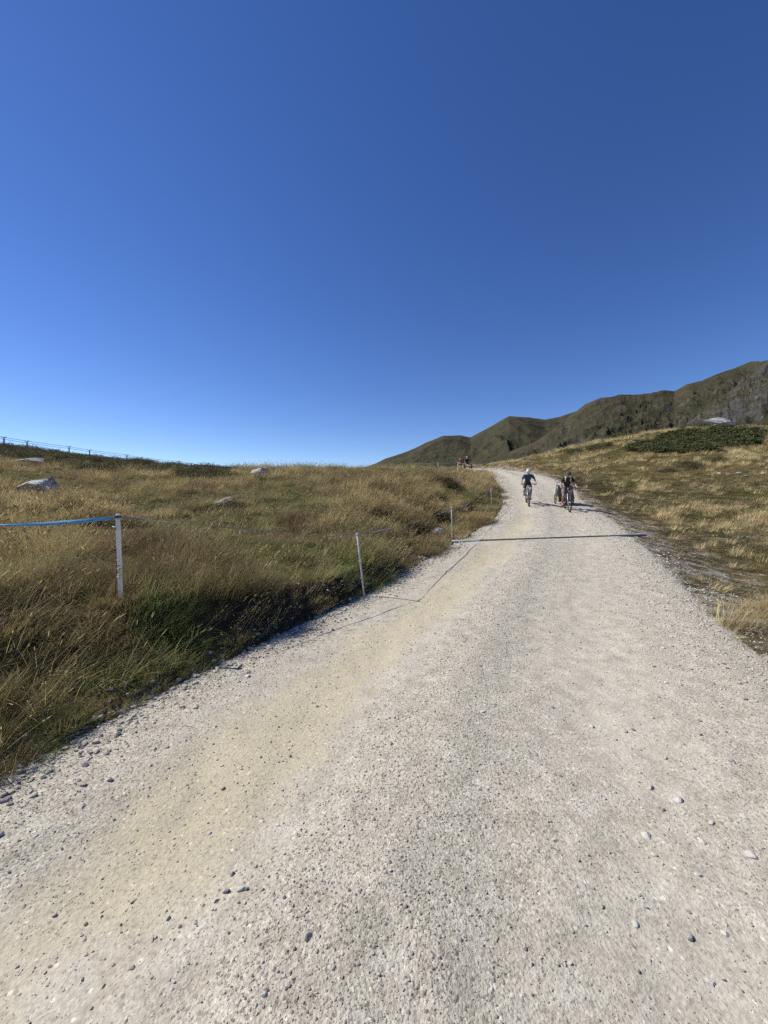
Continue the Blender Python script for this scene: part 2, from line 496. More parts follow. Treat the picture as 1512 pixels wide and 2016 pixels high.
# ------------------------------------------------------------------ gravel road
def road_material():
    m, nt, nd, lk, bs = new_mat('pale_gravel')
    geo = nd.new('ShaderNodeNewGeometry'); pos = geo.outputs['Position']
    at = nd.new('ShaderNodeAttribute'); at.attribute_name = 'across'
    fi = nd.new('ShaderNodeAttribute'); fi.attribute_name = 'fines'
    n0 = noise(nd, lk, 0.8, 3, 0.6, pos); n1 = noise(nd, lk, 6, 4, 0.65, pos); n2 = noise(nd, lk, 48, 4, 0.75, pos)
    v1 = N(nd, 'ShaderNodeTexVoronoi', feature='F1'); v1.inputs['Scale'].default_value = 95; v1.inputs['Randomness'].default_value = 1
    for v in (v1,): lk.new(pos, v.inputs['Vector'])
    base = ramp(nd, [(0.25, (0.325, 0.292, 0.228)), (0.5, (0.430, 0.393, 0.318)), (0.78, (0.515, 0.482, 0.405))])
    lk.new(n1.outputs[0], base.inputs[0])
    tan = ramp(nd, [(0.3, (0.385, 0.342, 0.240)), (0.7, (0.46, 0.412, 0.300))])
    lk.new(n0.outputs[0], tan.inputs[0])
    sm = nd.new('ShaderNodeAttribute'); sm.attribute_name = 'smooth'
    ff = math_n(nd, lk, 'ADD', fi.outputs['Fac'], math_n(nd, lk, 'MULTIPLY', math_n(nd, lk, 'SUBTRACT', n0.outputs[0], 0.5), 1.0))
    ff = maprange(nd, lk, ff, 0.35, 0.8)
    c = mixc(nd, lk, ff, base.outputs[0], tan.outputs[0])
    # single grains of differing stone
    sep = nd.new('ShaderNodeSeparateColor'); lk.new(v1.outputs['Color'], sep.inputs[0])
    gr = ramp(nd, [(0.0, (0.40, 0.385, 0.37)), (0.14, (0.82, 0.81, 0.80)), (0.5, (1.0, 1.0, 1.0)), (0.9, (1.06, 1.06, 1.05)), (1.0, (1.30, 1.30, 1.30))])
    lk.new(sep.outputs[0], gr.inputs[0])
    s2 = math_n(nd, lk, 'ADD', sm.outputs['Fac'], math_n(nd, lk, 'MULTIPLY', math_n(nd, lk, 'SUBTRACT', n0.outputs[0], 0.5), 0.9))
    s2 = math_n(nd, lk, 'MAXIMUM', maprange(nd, lk, s2, 0.25, 0.8), ff)
    inv = math_n(nd, lk, 'SUBTRACT', 1.0, math_n(nd, lk, 'MULTIPLY', s2, 0.7))
    v5 = N(nd, 'ShaderNodeTexVoronoi', feature='F1'); v5.inputs['Scale'].default_value = 40; lk.new(pos, v5.inputs['Vector'])
    sep5 = nd.new('ShaderNodeSeparateColor'); lk.new(v5.outputs['Color'], sep5.inputs[0])
    fl = ramp(nd, [(0.0, (0.62, 0.61, 0.60)), (0.07, (0.72, 0.71, 0.70)), (0.09, (1, 1, 1)), (0.90, (1, 1, 1)), (0.92, (1.30, 1.30, 1.29)), (1.0, (1.45, 1.45, 1.44))])
    lk.new(sep5.outputs[1], fl.inputs[0])
    inside5 = maprange(nd, lk, v5.outputs['Distance'], 0.36, 0.28)
    g2 = mixc(nd, lk, inv, (1, 1, 1), gr.outputs[0])
    g2 = mixc(nd, lk, inside5, g2, fl.outputs[0])
    c = mixc(nd, lk, 1.0, c, g2, 'MULTIPLY')
    r2 = ramp(nd, [(0.3, (0.80, 0.80, 0.79)), (0.6, (1.06, 1.06, 1.06))])
    lk.new(n2.outputs[0], r2.inputs[0])
    c = mixc(nd, lk, 1.0, c, r2.outputs[0], 'MULTIPLY')
    lk.new(c, bs.inputs['Base Color'])
    bs.inputs['Roughness'].default_value = 0.93
    bs.inputs['Specular IOR Level'].default_value = 0.15
    st = math_n(nd, lk, 'SUBTRACT', 1.0, math_n(nd, lk, 'MULTIPLY', s2, 0.75))
    h1 = math_n(nd, lk, 'MULTIPLY', math_n(nd, lk, 'SUBTRACT', 0.6, v1.outputs['Distance']), st)
    b0 = bump(nd, lk, n1.outputs[0], 0.25, 0.03, None)
    b2 = bump(nd, lk, h1, 0.30, 0.007, None, b0)
    h2 = math_n(nd, lk, 'MULTIPLY', n2.outputs[0], math_n(nd, lk, 'SUBTRACT', 1.0, math_n(nd, lk, 'MULTIPLY', s2, 0.45)))
    bump(nd, lk, h2, 0.7, 0.016, bs, b2)
    return m
M_ROAD = road_material()

ry = np.concatenate([np.linspace(-12, 0.3, 50), np.linspace(0.3, 5, 190)[1:], np.geomspace(5, 63, 220)[1:]])
tt = np.linspace(-0.08, 1.08, 200)
TT, RY = np.meshgrid(tt, ry)
rx = road_l(RY) * (1 - TT) + road_r(RY) * TT
rx = rx.ravel(); ryv = RY.ravel(); tf = TT.ravel()
rzv = road_surface(rx, ryv)
me = grid_mesh('gravel_road', np.stack([rx, ryv, rzv], -1), len(ry), len(tt), M_ROAD)
def fines(t, x, y):
    f = 0.9 * np.exp(-((t - 0.25) / 0.13) ** 2) * sstep(0.2, 2, y) * sstep(30, 12, y)
    return f + (fbm(x * 0.5, y * 0.5, 3, 60) - 0.5) * 0.4
def smooth_track(t, x, y):
    f = 0.9 * np.exp(-((t - 0.25) / 0.13) ** 2) + 0.55 * np.exp(-((t - 0.70) / 0.11) ** 2)
    return f + (fbm(x * 0.4 + 7, y * 0.25, 3, 66) - 0.5) * 0.7
at = me.attributes.new('smooth', 'FLOAT', 'POINT'); at.data.foreach_set('value', smooth_track(tf, rx, ryv).astype(np.float32))
at = me.attributes.new('across', 'FLOAT', 'POINT'); at.data.foreach_set('value', tf.astype(np.float32))
at = me.attributes.new('fines', 'FLOAT', 'POINT'); at.data.foreach_set('value', fines(tf, rx, ryv).astype(np.float32))
road = tag(link('gravel_road', me), kind='structure')

# ------------------------------------------------------------------ mountains
def mountain_material(name, rock_amt):
    m, nt, nd, lk, bs = new_mat(name)
    geo = nd.new('ShaderNodeNewGeometry'); pos = geo.outputs['Position']
    sx = nd.new('ShaderNodeSeparateXYZ'); lk.new(geo.outputs['Normal'], sx.inputs[0])
    n0 = noise(nd, lk, 0.006, 6, 0.6, pos); n1 = noise(nd, lk, 0.03, 7, 0.68, pos); n2 = noise(nd, lk, 0.16, 6, 0.75, pos)
    g = ramp(nd, [(0.28, (0.030, 0.032, 0.020)), (0.45, (0.050, 0.048, 0.029)), (0.6, (0.076, 0.067, 0.042)), (0.78, (0.112, 0.096, 0.065))])
    gm = math_n(nd, lk, 'ADD', math_n(nd, lk, 'MULTIPLY', n0.outputs[0], 0.5), math_n(nd, lk, 'MULTIPLY', n1.outputs[0], 0.5))
    lk.new(gm, g.inputs[0])
    rk = ramp(nd, [(0.3, (0.034, 0.034, 0.032)), (0.5, (0.074, 0.071, 0.066)), (0.64, (0.12, 0.116, 0.11)), (0.78, (0.26, 0.25, 0.235))])
    lk.new(n2.outputs[0], rk.inputs[0])
    s = math_n(nd, lk, 'SUBTRACT', 1.0, sx.outputs[2])
    s = math_n(nd, lk, 'ADD', s, math_n(nd, lk, 'MULTIPLY', math_n(nd, lk, 'SUBTRACT', n1.outputs[0], 0.5), 1.1))
    s = math_n(nd, lk, 'ADD', s, math_n(nd, lk, 'MULTIPLY', math_n(nd, lk, 'SUBTRACT', n2.outputs[0], 0.5), 0.6))
    s = math_n(nd, lk, 'ADD', s, rock_amt)
    f = maprange(nd, lk, s, 0.42, 0.56)
    c = mixc(nd, lk, f, g.outputs[0], rk.outputs[0])
    lk.new(c, bs.inputs['Base Color'])
    bs.inputs['Roughness'].default_value = 0.95
    bs.inputs['Specular IOR Level'].default_value = 0.05
    b1 = bump(nd, lk, n1.outputs[0], 0.6, 10.0, None)
    bump(nd, lk, n2.outputs[0], 1.0, 5.0, bs, b1)
    return m

def mountain(name, skyline, D, foot, back, px0, px1, ncol, nrow, noise_amp, nscale, seed, mat, rocky=None):
    px = np.linspace(px0, px1, ncol)
    sk = np.array(skyline, float)
    S = (HOR - np.interp(px, sk[:, 0], sk[:, 1])) / F
    ds = np.concatenate([np.linspace(foot, 1.0, int(nrow * 0.85)), np.linspace(1.0, back, nrow - int(nrow * 0.85) + 1)[1:]]) * D
    PX, DS = np.meshgrid(px, ds)
    SS = np.broadcast_to(S, PX.shape)
    u = (PX - 756) / F
    x = u * DS; y = DS
    g = DS / D
    rise = np.clip((g - foot) / (1 - foot), 0, 1)
    prof = np.where(g <= 1, rise ** 0.85, 1 - (g - 1) * 1.1)
    top = CAMZ + SS * D
    base = -75.0
    z = base + (top - base) * prof
    n = ridged(x / nscale, y / nscale, 6, seed, 0.52) - 0.5
    n2 = fbm(x / (nscale * 2.4), y / (nscale * 2.4), 5, seed + 5) - 0.5
    env = np.sin(np.clip(rise, 0, 1) * math.pi) ** 0.7 * 0.86 + 0.14
    z = z + (n * noise_amp + n2 * noise_amp * 1.3) * env * np.clip((top - base) / (0.2 * D), 0.15, 1.4)
    if rocky is not None:
        w, amp, sc = rocky(PX, rise)
        cr = ridged(x / sc, y / sc, 5, seed + 9, 0.6)
        z = z + w * amp * (cr - 0.45) + 0.35 * w * amp * (ridged(x / sc * 2.7, y / sc * 2.7, 4, seed + 19, 0.6) - 0.45)
    me = grid_mesh(name, np.stack([x.ravel(), y.ravel(), z.ravel()], -1), len(ds), len(px), mat)
    return tag(link(name, me), kind='structure')

MT_A = mountain_material('far_slope_turf', -0.12)
MT_B = mountain_material('spur_turf_and_rock', 0.03)
MT_C = mountain_material('crag_rock', 0.17)
mountain('mountain_far_ridge', [(600, 960), (690, 930), (740, 912), (760, 902), (800, 890), (840, 872), (872, 860), (905, 858), (925, 862), (960, 842), (1000, 820), (1015, 820), (1040, 822), (1070, 826), (1100, 820), (1130, 810), (1250, 800), (1700, 790)],
         1700, 0.45, 1.3, 600, 1600, 520, 150, 60, 260, 3, MT_A)
mountain('mountain_spur', [(860, 960), (925, 916), (985, 894), (1015, 884), (1060, 868), (1090, 846), (1125, 816), (1150, 796), (1170, 786), (1217, 777), (1240, 779), (1270, 776), (1300, 768), (1322, 770), (1345, 758), (1375, 750), (1405, 737), (1440, 726), (1470, 718), (1490, 717), (1600, 690), (1900, 660)],
         1050, 0.42, 1.3, 840, 1950, 720, 190, 46, 150, 17, MT_B,
         rocky=lambda PX, r: (sstep(0.2, 0.45, r) * (0.25 + 0.75 * sstep(1.0, 0.85, r)) * sstep(0.42, 0.58, fbm(PX / 60, r * 7, 3, 4)), 19, 40))
mountain('mountain_crag', [(1240, 960), (1290, 880), (1330, 842), (1380, 812), (1430, 778), (1455, 752), (1470, 744), (1492, 722), (1512, 707), (1530, 700), (1560, 690), (1640, 668), (1800, 640), (2200, 600)],
         640, 0.42, 1.3, 1230, 2200, 560, 190, 26, 75, 29, MT_C,
         rocky=lambda PX, r: (sstep(0.45, 0.65, r) * (0.45 + 0.55 * sstep(0.4, 0.6, fbm(PX / 50, r * 6, 3, 8))), 17, 28))

# ------------------------------------------------------------------ scattering with geometry nodes (for stuff)
def scatter(name, pts, rot, scl, idx, tint, variants, label, cat, parent=None):
    n = len(pts)
    me = bpy.data.meshes.new(name)
    me.vertices.add(n); me.vertices.foreach_set('co', np.ascontiguousarray(pts, np.float32).ravel())
    for nm, ty, key, arr in (('rot', 'FLOAT_VECTOR', 'vector', rot), ('scl', 'FLOAT_VECTOR', 'vector', scl), ('idx', 'INT', 'value', idx), ('tint', 'FLOAT_VECTOR', 'vector', tint)):
        a = me.attributes.new(nm, ty, 'POINT')
        a.data.foreach_set(key, np.ascontiguousarray(arr, np.int32 if ty == 'INT' else np.float32).ravel())
    me.update()
    col = bpy.data.collections.new(name + '_kinds')
    for k, v in enumerate(variants):
        ob = bpy.data.objects.new('%s_kind_%02d' % (name, k), v)
        col.objects.link(ob)
    o = link(name, me, parent)
    g = bpy.data.node_groups.new(name + '_nodes', 'GeometryNodeTree')
    g.interface.new_socket('Geometry', in_out='INPUT', socket_type='NodeSocketGeometry')
    g.interface.new_socket('Geometry', in_out='OUTPUT', socket_type='NodeSocketGeometry')
    gi = g.nodes.new('NodeGroupInput'); go = g.nodes.new('NodeGroupOutput')
    ci = g.nodes.new('GeometryNodeCollectionInfo'); ci.inputs['Collection'].default_value = col
    ci.inputs['Separate Children'].default_value = True; ci.inputs['Reset Children'].default_value = True
    ip = g.nodes.new('GeometryNodeInstanceOnPoints'); ip.inputs['Pick Instance'].default_value = True
    def na(nm, ty):
        q = g.nodes.new('GeometryNodeInputNamedAttribute'); q.data_type = ty; q.inputs['Name'].default_value = nm
        return q.outputs['Attribute']
    e2r = g.nodes.new('FunctionNodeEulerToRotation')
    g.links.new(na('rot', 'FLOAT_VECTOR'), e2r.inputs[0])
    g.links.new(gi.outputs[0], ip.inputs['Points'])
    g.links.new(ci.outputs[0], ip.inputs['Instance'])
    g.links.new(na('idx', 'INT'), ip.inputs['Instance Index'])
    g.links.new(e2r.outputs[0], ip.inputs['Rotation'])
    g.links.new(na('scl', 'FLOAT_VECTOR'), ip.inputs['Scale'])
    g.links.new(ip.outputs[0], go.inputs[0])
    md = o.modifiers.new('scatter', 'NODES'); md.node_group = g
    tag(o, label, cat, kind='stuff')
    return o

def tint_material(name, rough=0.9, trans=0.0, var=0.18, scale=30, bumpd=0.0, tipcol=None):
    m, nt, nd, lk, bs = new_mat(name)
    at = nd.new('ShaderNodeAttribute'); at.attribute_type = 'INSTANCER'; at.attribute_name = 'tint'
    tc = nd.new('ShaderNodeTexCoord')
    n = noise(nd, lk, scale, 3, 0.6, tc.outputs['Object'])
    r = ramp(nd, [(0.3, (1 - var,) * 3), (0.7, (1 + var,) * 3)])
    lk.new(n.outputs[0], r.inputs[0])
    c = mixc(nd, lk, 1.0, at.outputs['Vector'], r.outputs[0], 'MULTIPLY')
    lk.new(c, bs.inputs['Base Color'])
    bs.inputs['Roughness'].default_value = rough
    bs.inputs['Specular IOR Level'].default_value = 0.2
    if bumpd: bump(nd, lk, n.outputs[0], 0.6, bumpd, bs)
    if trans:
        tr = nd.new('ShaderNodeBsdfTranslucent'); lk.new(c, tr.inputs[0])
        mx = nd.new('ShaderNodeMixShader'); mx.inputs[0].default_value = trans
        lk.new(bs.outputs[0], mx.inputs[1]); lk.new(tr.outputs[0], mx.inputs[2])
        lk.new(mx.outputs[0], nd['Material Output'].inputs[0])
    return m

# ------------------------------------------------------------------ stones
M_STONE = tint_material('loose_stone', 0.9, 0, 0.16, 40, 0.004)
def stone_mesh(name, seed, sub=1, flat=0.62, mat=None, rough=0.22):
    rg = random.Random(seed)
    bm = bmesh.new()
    bmesh.ops.create_icosphere(bm, subdivisions=sub, radius=0.5)
    el = (1.0, rg.uniform(0.62, 0.95), rg.uniform(flat * 0.75, flat * 1.2))
    cuts = [(Vector((rg.gauss(0, 1), rg.gauss(0, 1), rg.gauss(0, 0.8))).normalized(), rg.uniform(0.20, 0.36)) for _ in range(9)]
    for v in bm.verts:
        p = v.co.copy()
        for nrm, dist in cuts:
            k = p.dot(nrm) - dist
            if k > 0: p -= nrm * k * 0.9
        p *= 1 + rg.uniform(-rough, rough) * 0.35
        v.co = Vector((p.x * el[0], p.y * el[1], p.z * el[2])) * 1.2
    me = bpy.data.meshes.new(name)
    bm.to_mesh(me); bm.free()
    if mat: me.materials.append(mat)
    return me

def stone_tints(n):
    k = RNG.random(n)
    base = np.where(k[:, None] < 0.74, np.array([[0.43, 0.395, 0.32]]), np.where(k[:, None] < 0.86, np.array([[0.27, 0.25, 0.225]]), np.where(k[:, None] < 0.97, np.array([[0.50, 0.475, 0.425]]), np.array([[0.17, 0.16, 0.15]]))))
    return base * RNG.uniform(0.82, 1.14, (n, 1))

# gravel that nobody could count
pts = []; siz = []
def add_gravel(y0, y1, dens, s0, s1, tweight=None, edge=None):
    ymid = (road_r(np.array([(y0 + y1) / 2])) - road_l(np.array([(y0 + y1) / 2])))[0]
    n = int(dens * ymid * (y1 - y0))
    y = RNG.uniform(y0, y1, n)
    t = RNG.uniform(-0.04, 1.04, n)
    x = road_l(y) * (1 - t) + road_r(y) * t
    keep = np.abs(x) < y * 1.06 + 0.4
    f = np.maximum(fines(t, x, y), 0.9 * smooth_track(t, x, y))
    loose = 0.35 + 1.1 * np.exp(-((t - 0.45) / 0.08) ** 2) + 0.8 * sstep(0.16, 0.02, t) + 0.7 * sstep(0.84, 0.97, t) + 0.5 * (fbm(x * 1.1, y * 1.1, 3, 15) - 0.4)
    keep &= RNG.random(n) < np.clip(loose - 0.75 * np.clip(f, 0, 1), 0.22, 1)
    x, y = x[keep], y[keep]
    s = s0 * (s1 / s0) ** (RNG.random(len(x)) ** 3.6)
    z = road_surface(x, y) + s * RNG.uniform(-0.16, 0.16, len(s))
    pts.append(np.stack([x, y, z], -1)); siz.append(s)
add_gravel(0.45, 1.25, 9500, 0.0040, 0.016)
add_gravel(1.25, 2.2, 9000, 0.0048, 0.018)
add_gravel(2.2, 4.0, 5200, 0.0062, 0.022)
add_gravel(4.0, 7.0, 2600, 0.009, 0.030)
add_gravel(7.0, 12.0, 900, 0.013, 0.040)
add_gravel(12.0, 22.0, 320, 0.020, 0.055)
add_gravel(22.0, 48.0, 40, 0.035, 0.09)
# coarser stones washed to both edges
def add_edge(y0, y1, n, side, spread, s0, s1):
    y = RNG.uniform(y0, y1, n); o = np.abs(RNG.normal(0, spread, n)) * np.where(RNG.random(n) < 0.5, 1, -1) 
    x = (road_l(y) + o * 0.8 + 0.12) if side < 0 else (road_r(y) + o - 0.1)
    s = s0 * (s1 / s0) ** (RNG.random(n) ** 2)
    d, _ = road_dist(x, y)
    z = np.maximum(road_surface(x, y), ground_z(x, y)) + s * 0.1
    pts.append(np.stack([x, y, z], -1)); siz.append(s)
add_edge(1.8, 9.0, 2600, -1, 0.22, 0.012, 0.065)
add_edge(9.0, 22, 1200, -1, 0.3, 0.02, 0.08)
add_edge(22, 46, 500, -1, 0.4, 0.03, 0.12)
add_edge(3, 9.0, 2600, 1, 0.5, 0.012, 0.05)
add_edge(9.0, 20, 1500, 1, 0.6, 0.02, 0.07)
add_edge(20, 46, 600, 1, 0.4, 0.03, 0.12)
pts = np.concatenate(pts); siz = np.concatenate(siz); n = len(pts)
variants = [stone_mesh('pebble_%d' % k, k, 1, 0.6, M_STONE) for k in range(7)]
rot = np.stack([RNG.normal(0, 0.25, n), RNG.normal(0, 0.25, n), RNG.uniform(0, 6.28, n)], -1)
gravel = scatter('loose_gravel', pts, rot, np.repeat(siz[:, None], 3, 1), RNG.integers(0, 7, n), stone_tints(n), variants, 'pale loose gravel lying over the road surface', None, road)

# larger stones one can pick out
STONE_MATS = [simple('stone_grey', (0.31, 0.285, 0.25), 0.9, 0.2, 14, 0, 0.01), simple('stone_pale', (0.46, 0.44, 0.39), 0.9, 0.15, 14, 0, 0.01),
              simple('stone_dark', (0.20, 0.185, 0.165), 0.85, 0.25, 14, 0, 0.01), simple('stone_buff', (0.36, 0.325, 0.26), 0.9, 0.15, 14, 0, 0.01)]
stone_data = [[stone_mesh('stone_shape', 100 + k * 5 + j, 2, 0.72, STONE_MATS[j], 0.10) for j in range(4)] for k in range(5)]
def road_stone(x, y, s, j=None, k=None, rotz=None, lift=0.03, parent=road):
    j = random.choices([0, 1, 2, 3], [4, 4, 0.6, 5])[0] if j is None else j
    k = random.randrange(5) if k is None else k
    z = max(float(road_surface(np.array([x]), np.array([y]))[0]), gz(x, y)) + s * lift
    o = link('stone', stone_data[k][j], parent, (x, y, z), (random.gauss(0, .2), random.gauss(0, .2), random.uniform(0, 6.28) if rotz is None else rotz))
    o.scale = (s, s, s)
    return o
def onroad(px, row):
    d = CAMZ * F / (row - HOR)
    for _ in range(12):
        x = (px - 756) / F * d
        z = float(road_surface(np.array([x]), np.array([d]))[0])
        d = (CAMZ - z) * F / (row - HOR)
    return (px - 756) / F * d, d
for px, row, wpx, j in [(447, 1748, 15, 2), (508, 1740, 16, 1), (435, 1784, 17, 2), (463, 1779, 22, 1), (476, 1779, 12, 2), (460, 1806, 9, 2), (1287, 1664, 22, 1), (600, 1882, 24, 3),
                        (768, 1721, 11, 2), (574, 1762, 9, 2), (685, 1781, 11, 2), (757, 1848, 10, 2), (1270, 1850, 18, 1), (1307, 1706, 13, 1), (1101, 1673, 10, 1), (1153, 1718, 10, 2),
                        (1485, 1626, 14, 1), (1500, 1707, 20, 1), (1295, 1566, 13, 3), (1320, 1612, 12, 0), (1350, 1590, 16, 1), (1420, 1640, 14, 1), (510, 2005, 16, 1), (515, 1992, 14, 2),
                        (485, 1962, 10, 2), (948, 1316, 10, 2), (980, 1395, 9, 2), (1095, 1402, 9, 2), (1175, 1440, 11, 1), (824, 1567, 11, 1), (822, 1628, 11, 3), (695, 1594, 9, 0),
                        (1100, 1675, 12, 1), (430, 1568, 15, 3), (150, 1562, 11, 2), (145, 1852, 9, 2), (218, 1854, 8, 2), (383, 1337, 15, 1), (272, 1367, 12, 1), (335, 1363, 12, 0),
                        (45, 1525, 20, 1), (80, 1512, 14, 1), (20, 1533, 16, 1), (160, 1508, 11, 1), (285, 1520, 11, 1), (740, 1610, 8, 2), (1380, 1880, 20, 0), (1455, 1872, 16, 1), (1280, 1955, 10, 2), (1425, 1975, 18, 1),
                        (622, 1218, 12, 1), (560, 1253, 12, 1), (660, 1187, 9, 1), (545, 1205, 14, 0), (497, 1210, 14, 0)]:
    x, y = onroad(px, row)
    road_stone(x, y, wpx / F * math.hypot(x, y) * 0.78, j)
for i in range(90):
    row = random.uniform(1380, 2010); px = random.uniform(10, 1500)
    x, y = onroad(px, row)
    d, s = road_dist(np.array([x]), np.array([y]))
    t = (x - road_l(y)) / (road_r(y) - road_l(y))
    if d[0] > 0 or random.random() < 0.8 * float(fines(np.array([t]), np.array([x]), np.array([y]))[0]): continue
    road_stone(x, y, random.uniform(6, 10) / F * math.hypot(x, y))

# drainage channel across the road
def channel():
    root = empty('drainage_channel', (0, 0, 0))
    a = Vector((1.93, 10.9, 0))
    b = Vector((8.15, 11.95, 0))
    n = 30
    st = simple('white_painted_steel', (0.78, 0.77, 0.74), 0.6, 0.12, 20)
    za = float(road_surface(np.array([a.x]), np.array([a.y]))[0]); zb_ = float(road_surface(np.array([b.x]), np.array([b.y]))[0])
    dk = simple('slot_shade', (0.10, 0.09, 0.08), 0.95, 0.3, 20)  # dark floor colour stands for the shade inside the slot
    dr = (b - a).normalized(); pn = Vector((-dr.y, dr.x, 0))
    def strip(off, w, h, mat, name):
        m = MB(); top = []
        for i in range(n + 1):
            c = a.lerp(b, i / n)
            z = float(road_z(c.y)) + 0.016
            for o, dz in ((off - w / 2, -0.05), (off - w / 2, h), (off + w / 2, h), (off + w / 2, -0.05)):
                q = c + pn * o; m.v.append(Vector((q.x, q.y, z + dz)))
        for i in range(n):
            for k in range(3): m.f.append((i * 4 + k, (i + 1) * 4 + k, (i + 1) * 4 + k + 1, i * 4 + k + 1))
        m.f += [(0, 1, 2, 3), (n * 4 + 3, n * 4 + 2, n * 4 + 1, n * 4)]
        return m.build(name, mat, root, smooth=False)
    ws = simple('weathered_steel', (0.12, 0.112, 0.10), 0.7, 0.25, 20, 0.1)
    strip(-0.045, 0.026, -0.002, ws, 'rail'); strip(0.045, 0.026, 0.006, ws, 'rail')
    strip(0.0, 0.064, -0.008, dk, 'channel_floor')
    a, b, za0 = a, b, za
    A0, B0 = a.copy(), b.copy(); ZA, ZB = za, zb_
    for t0_, t1_, off in ((0.0, 0.13, -0.045), (0.80, 1.0, 0.045), (0.0, 0.07, 0.045)):
        a, b = A0.lerp(B0, t0_), A0.lerp(B0, t1_)
        m = MB()
        for i in range(9):
            c = a.lerp(b, i / 8); t = t0_ + (t1_ - t0_) * i / 8
            z = float(road_z(c.y)) + 0.016
            for o, dz in ((off - 0.016, -0.02), (off - 0.016, 0.018), (off + 0.016, 0.018), (off + 0.016, -0.02)):
                q = c + pn * o; m.v.append(Vector((q.x, q.y, z + dz)))
        for i in range(8):
            for k in range(3): m.f.append((i * 4 + k, (i + 1) * 4 + k, (i + 1) * 4 + k + 1, i * 4 + k + 1))
        m.f += [(0, 1, 2, 3), (35, 34, 33, 32)]
        m.build('end_strip', st, root, smooth=False)
    tag(root, 'narrow metal drainage channel lying straight across the gravel road', 'drain')
channel()
# ------------------------------------------------------------------ grass
M_GRASS = tint_material('meadow_grass', 0.75, 0.35, 0.3, 9)
def tuft_mesh(name, seed, n, h, spread, lean, width, droop=0.5, seg=3, wind=0.0, heads=0.0, kink=0.15):
    rg = random.Random(seed)
    V = []; Fc = []
    for b in range(n):
        a = rg.uniform(0, 6.283); rad = spread * math.sqrt(rg.random())
        p = Vector((math.cos(a) * rad, math.sin(a) * rad, -0.02))
        hh = h * rg.uniform(0.45, 1.1)
        az = a + rg.gauss(0, 0.9)
        ln = abs(rg.gauss(lean, lean * 0.6))
        dv = Vector((math.cos(az) * ln + wind * rg.uniform(0.4, 1.4), math.sin(az) * ln, 1)).normalized()
        side = Vector((-math.sin(az + rg.gauss(0, 0.7)), math.cos(az), 0)).normalized()
        w = width * rg.uniform(0.6, 1.3)
        dr = droop * rg.uniform(0.3, 1.4)
        b0 = len(V)
        for s in range(seg + 1):
            t = s / seg
            ww = w * (1 - t) ** 0.7
            hor = Vector((dv.x, dv.y, 0))
            if hor.length < 1e-4: hor = Vector((1, 0, 0))
            q = p + dv * hh * t + hor.normalized() * dr * hh * t * t * 0.5 - Vector((0, 0, dr * hh * t * t * 0.28))
            if s == seg: V.append(q)
            else: V.append(q - side * ww * 0.5); V.append(q + side * ww * 0.5)
        for s in range(seg - 1):
            k = b0 + s * 2; Fc.append((k, k + 1, k + 3, k + 2))
        k = b0 + (seg - 1) * 2; Fc.append((k, k + 1, k + 2))
        if rg.random() < heads:
            tip = V[-1]; d2 = (tip - V[k]).normalized(); L = h * 0.12
            e = side * (width * 1.05)
            c0 = len(V)
            V += [tip, tip + d2 * L * 0.45 + e, tip + d2 * L, tip + d2 * L * 0.45 - e]
            Fc.append((c0, c0 + 1, c0 + 2, c0 + 3))
            e2 = d2.cross(side) * (width * 1.05)
            V += [tip, tip + d2 * L * 0.45 + e2, tip + d2 * L, tip + d2 * L * 0.45 - e2]
            Fc.append((c0 + 4, c0 + 5, c0 + 6, c0 + 7))
    return mesh_from(name, V, Fc, M_GRASS, True)

TUFTS = []
for k in range(4): TUFTS.append(tuft_mesh('tall_tuft_%d' % k, 10 + k, 55, 0.42, 0.12, 0.30, 0.0044, 0.55, 4, 0.30, 0.08))          # 0-3 near tall straw
for k in range(4): TUFTS.append(tuft_mesh('green_tuft_%d' % k, 30 + k, 64, 0.24, 0.11, 0.50, 0.0056, 0.8, 4, 0.15, 0.0))          # 4-7 near green
for k in range(4): TUFTS.append(tuft_mesh('far_tall_%d' % k, 50 + k, 46, 0.42, 0.17, 0.30, 0.0110, 0.5, 3, 0.38, 0.10))          # 8-11 mid / far
for k in range(4): TUFTS.append(tuft_mesh('far_short_%d' % k, 70 + k, 50, 0.18, 0.20, 0.60, 0.0120, 0.7, 2, 0.2, 0.0))           # 12-15 mid / far short
for k in range(3): TUFTS.append(tuft_mesh('stalks_%d' % k, 90 + k, 5, 0.75, 0.10, 0.22, 0.0036, 0.25, 4, 0.55, 1.0))              # 16-18 lone seed stalks
for k in range(3): TUFTS.append(tuft_mesh('turf_%d' % k, 110 + k, 60, 0.07, 0.10, 0.8, 0.0050, 0.8, 2, 0.1, 0.0))                # 19-21 near grazed turf

STRAW = np.array([0.51, 0.420, 0.215]); GOLD = np.array([0.375, 0.302, 0.138]); RUSS = np.array([0.225, 0.160, 0.085])
OLIVE = np.array([0.205, 0.195, 0.078]); GREEN = np.array([0.130, 0.155, 0.052])

def lerp(a, b, t): return a + (b - a) * t[:, None]

gp, gr_, gs, gi_, gt = [], [], [], [], []
def put(x, y, kinds, scale, tint, zoff=0.0, sz=None):
    n = len(x)
    z = ground_z(x, y) + zoff
    gp.append(np.stack([x, y, z], -1))
    gr_.append(np.stack([RNG.normal(0, 0.10, n), RNG.normal(0, 0.13, n) + 0.05, RNG.normal(0, 0.85, n)], -1))
    s = scale * RNG.uniform(0.55, 1.35, n)
    gs.append(np.stack([s, s, s * (RNG.uniform(0.8, 1.2, n) if sz is None else sz)], -1))
    gi_.append(RNG.integers(kinds[0], kinds[1] + 1, n)); gt.append(tint * RNG.uniform(0.60, 1.40, (n, 1)) * RNG.uniform(0.94, 1.06, (n, 3)))

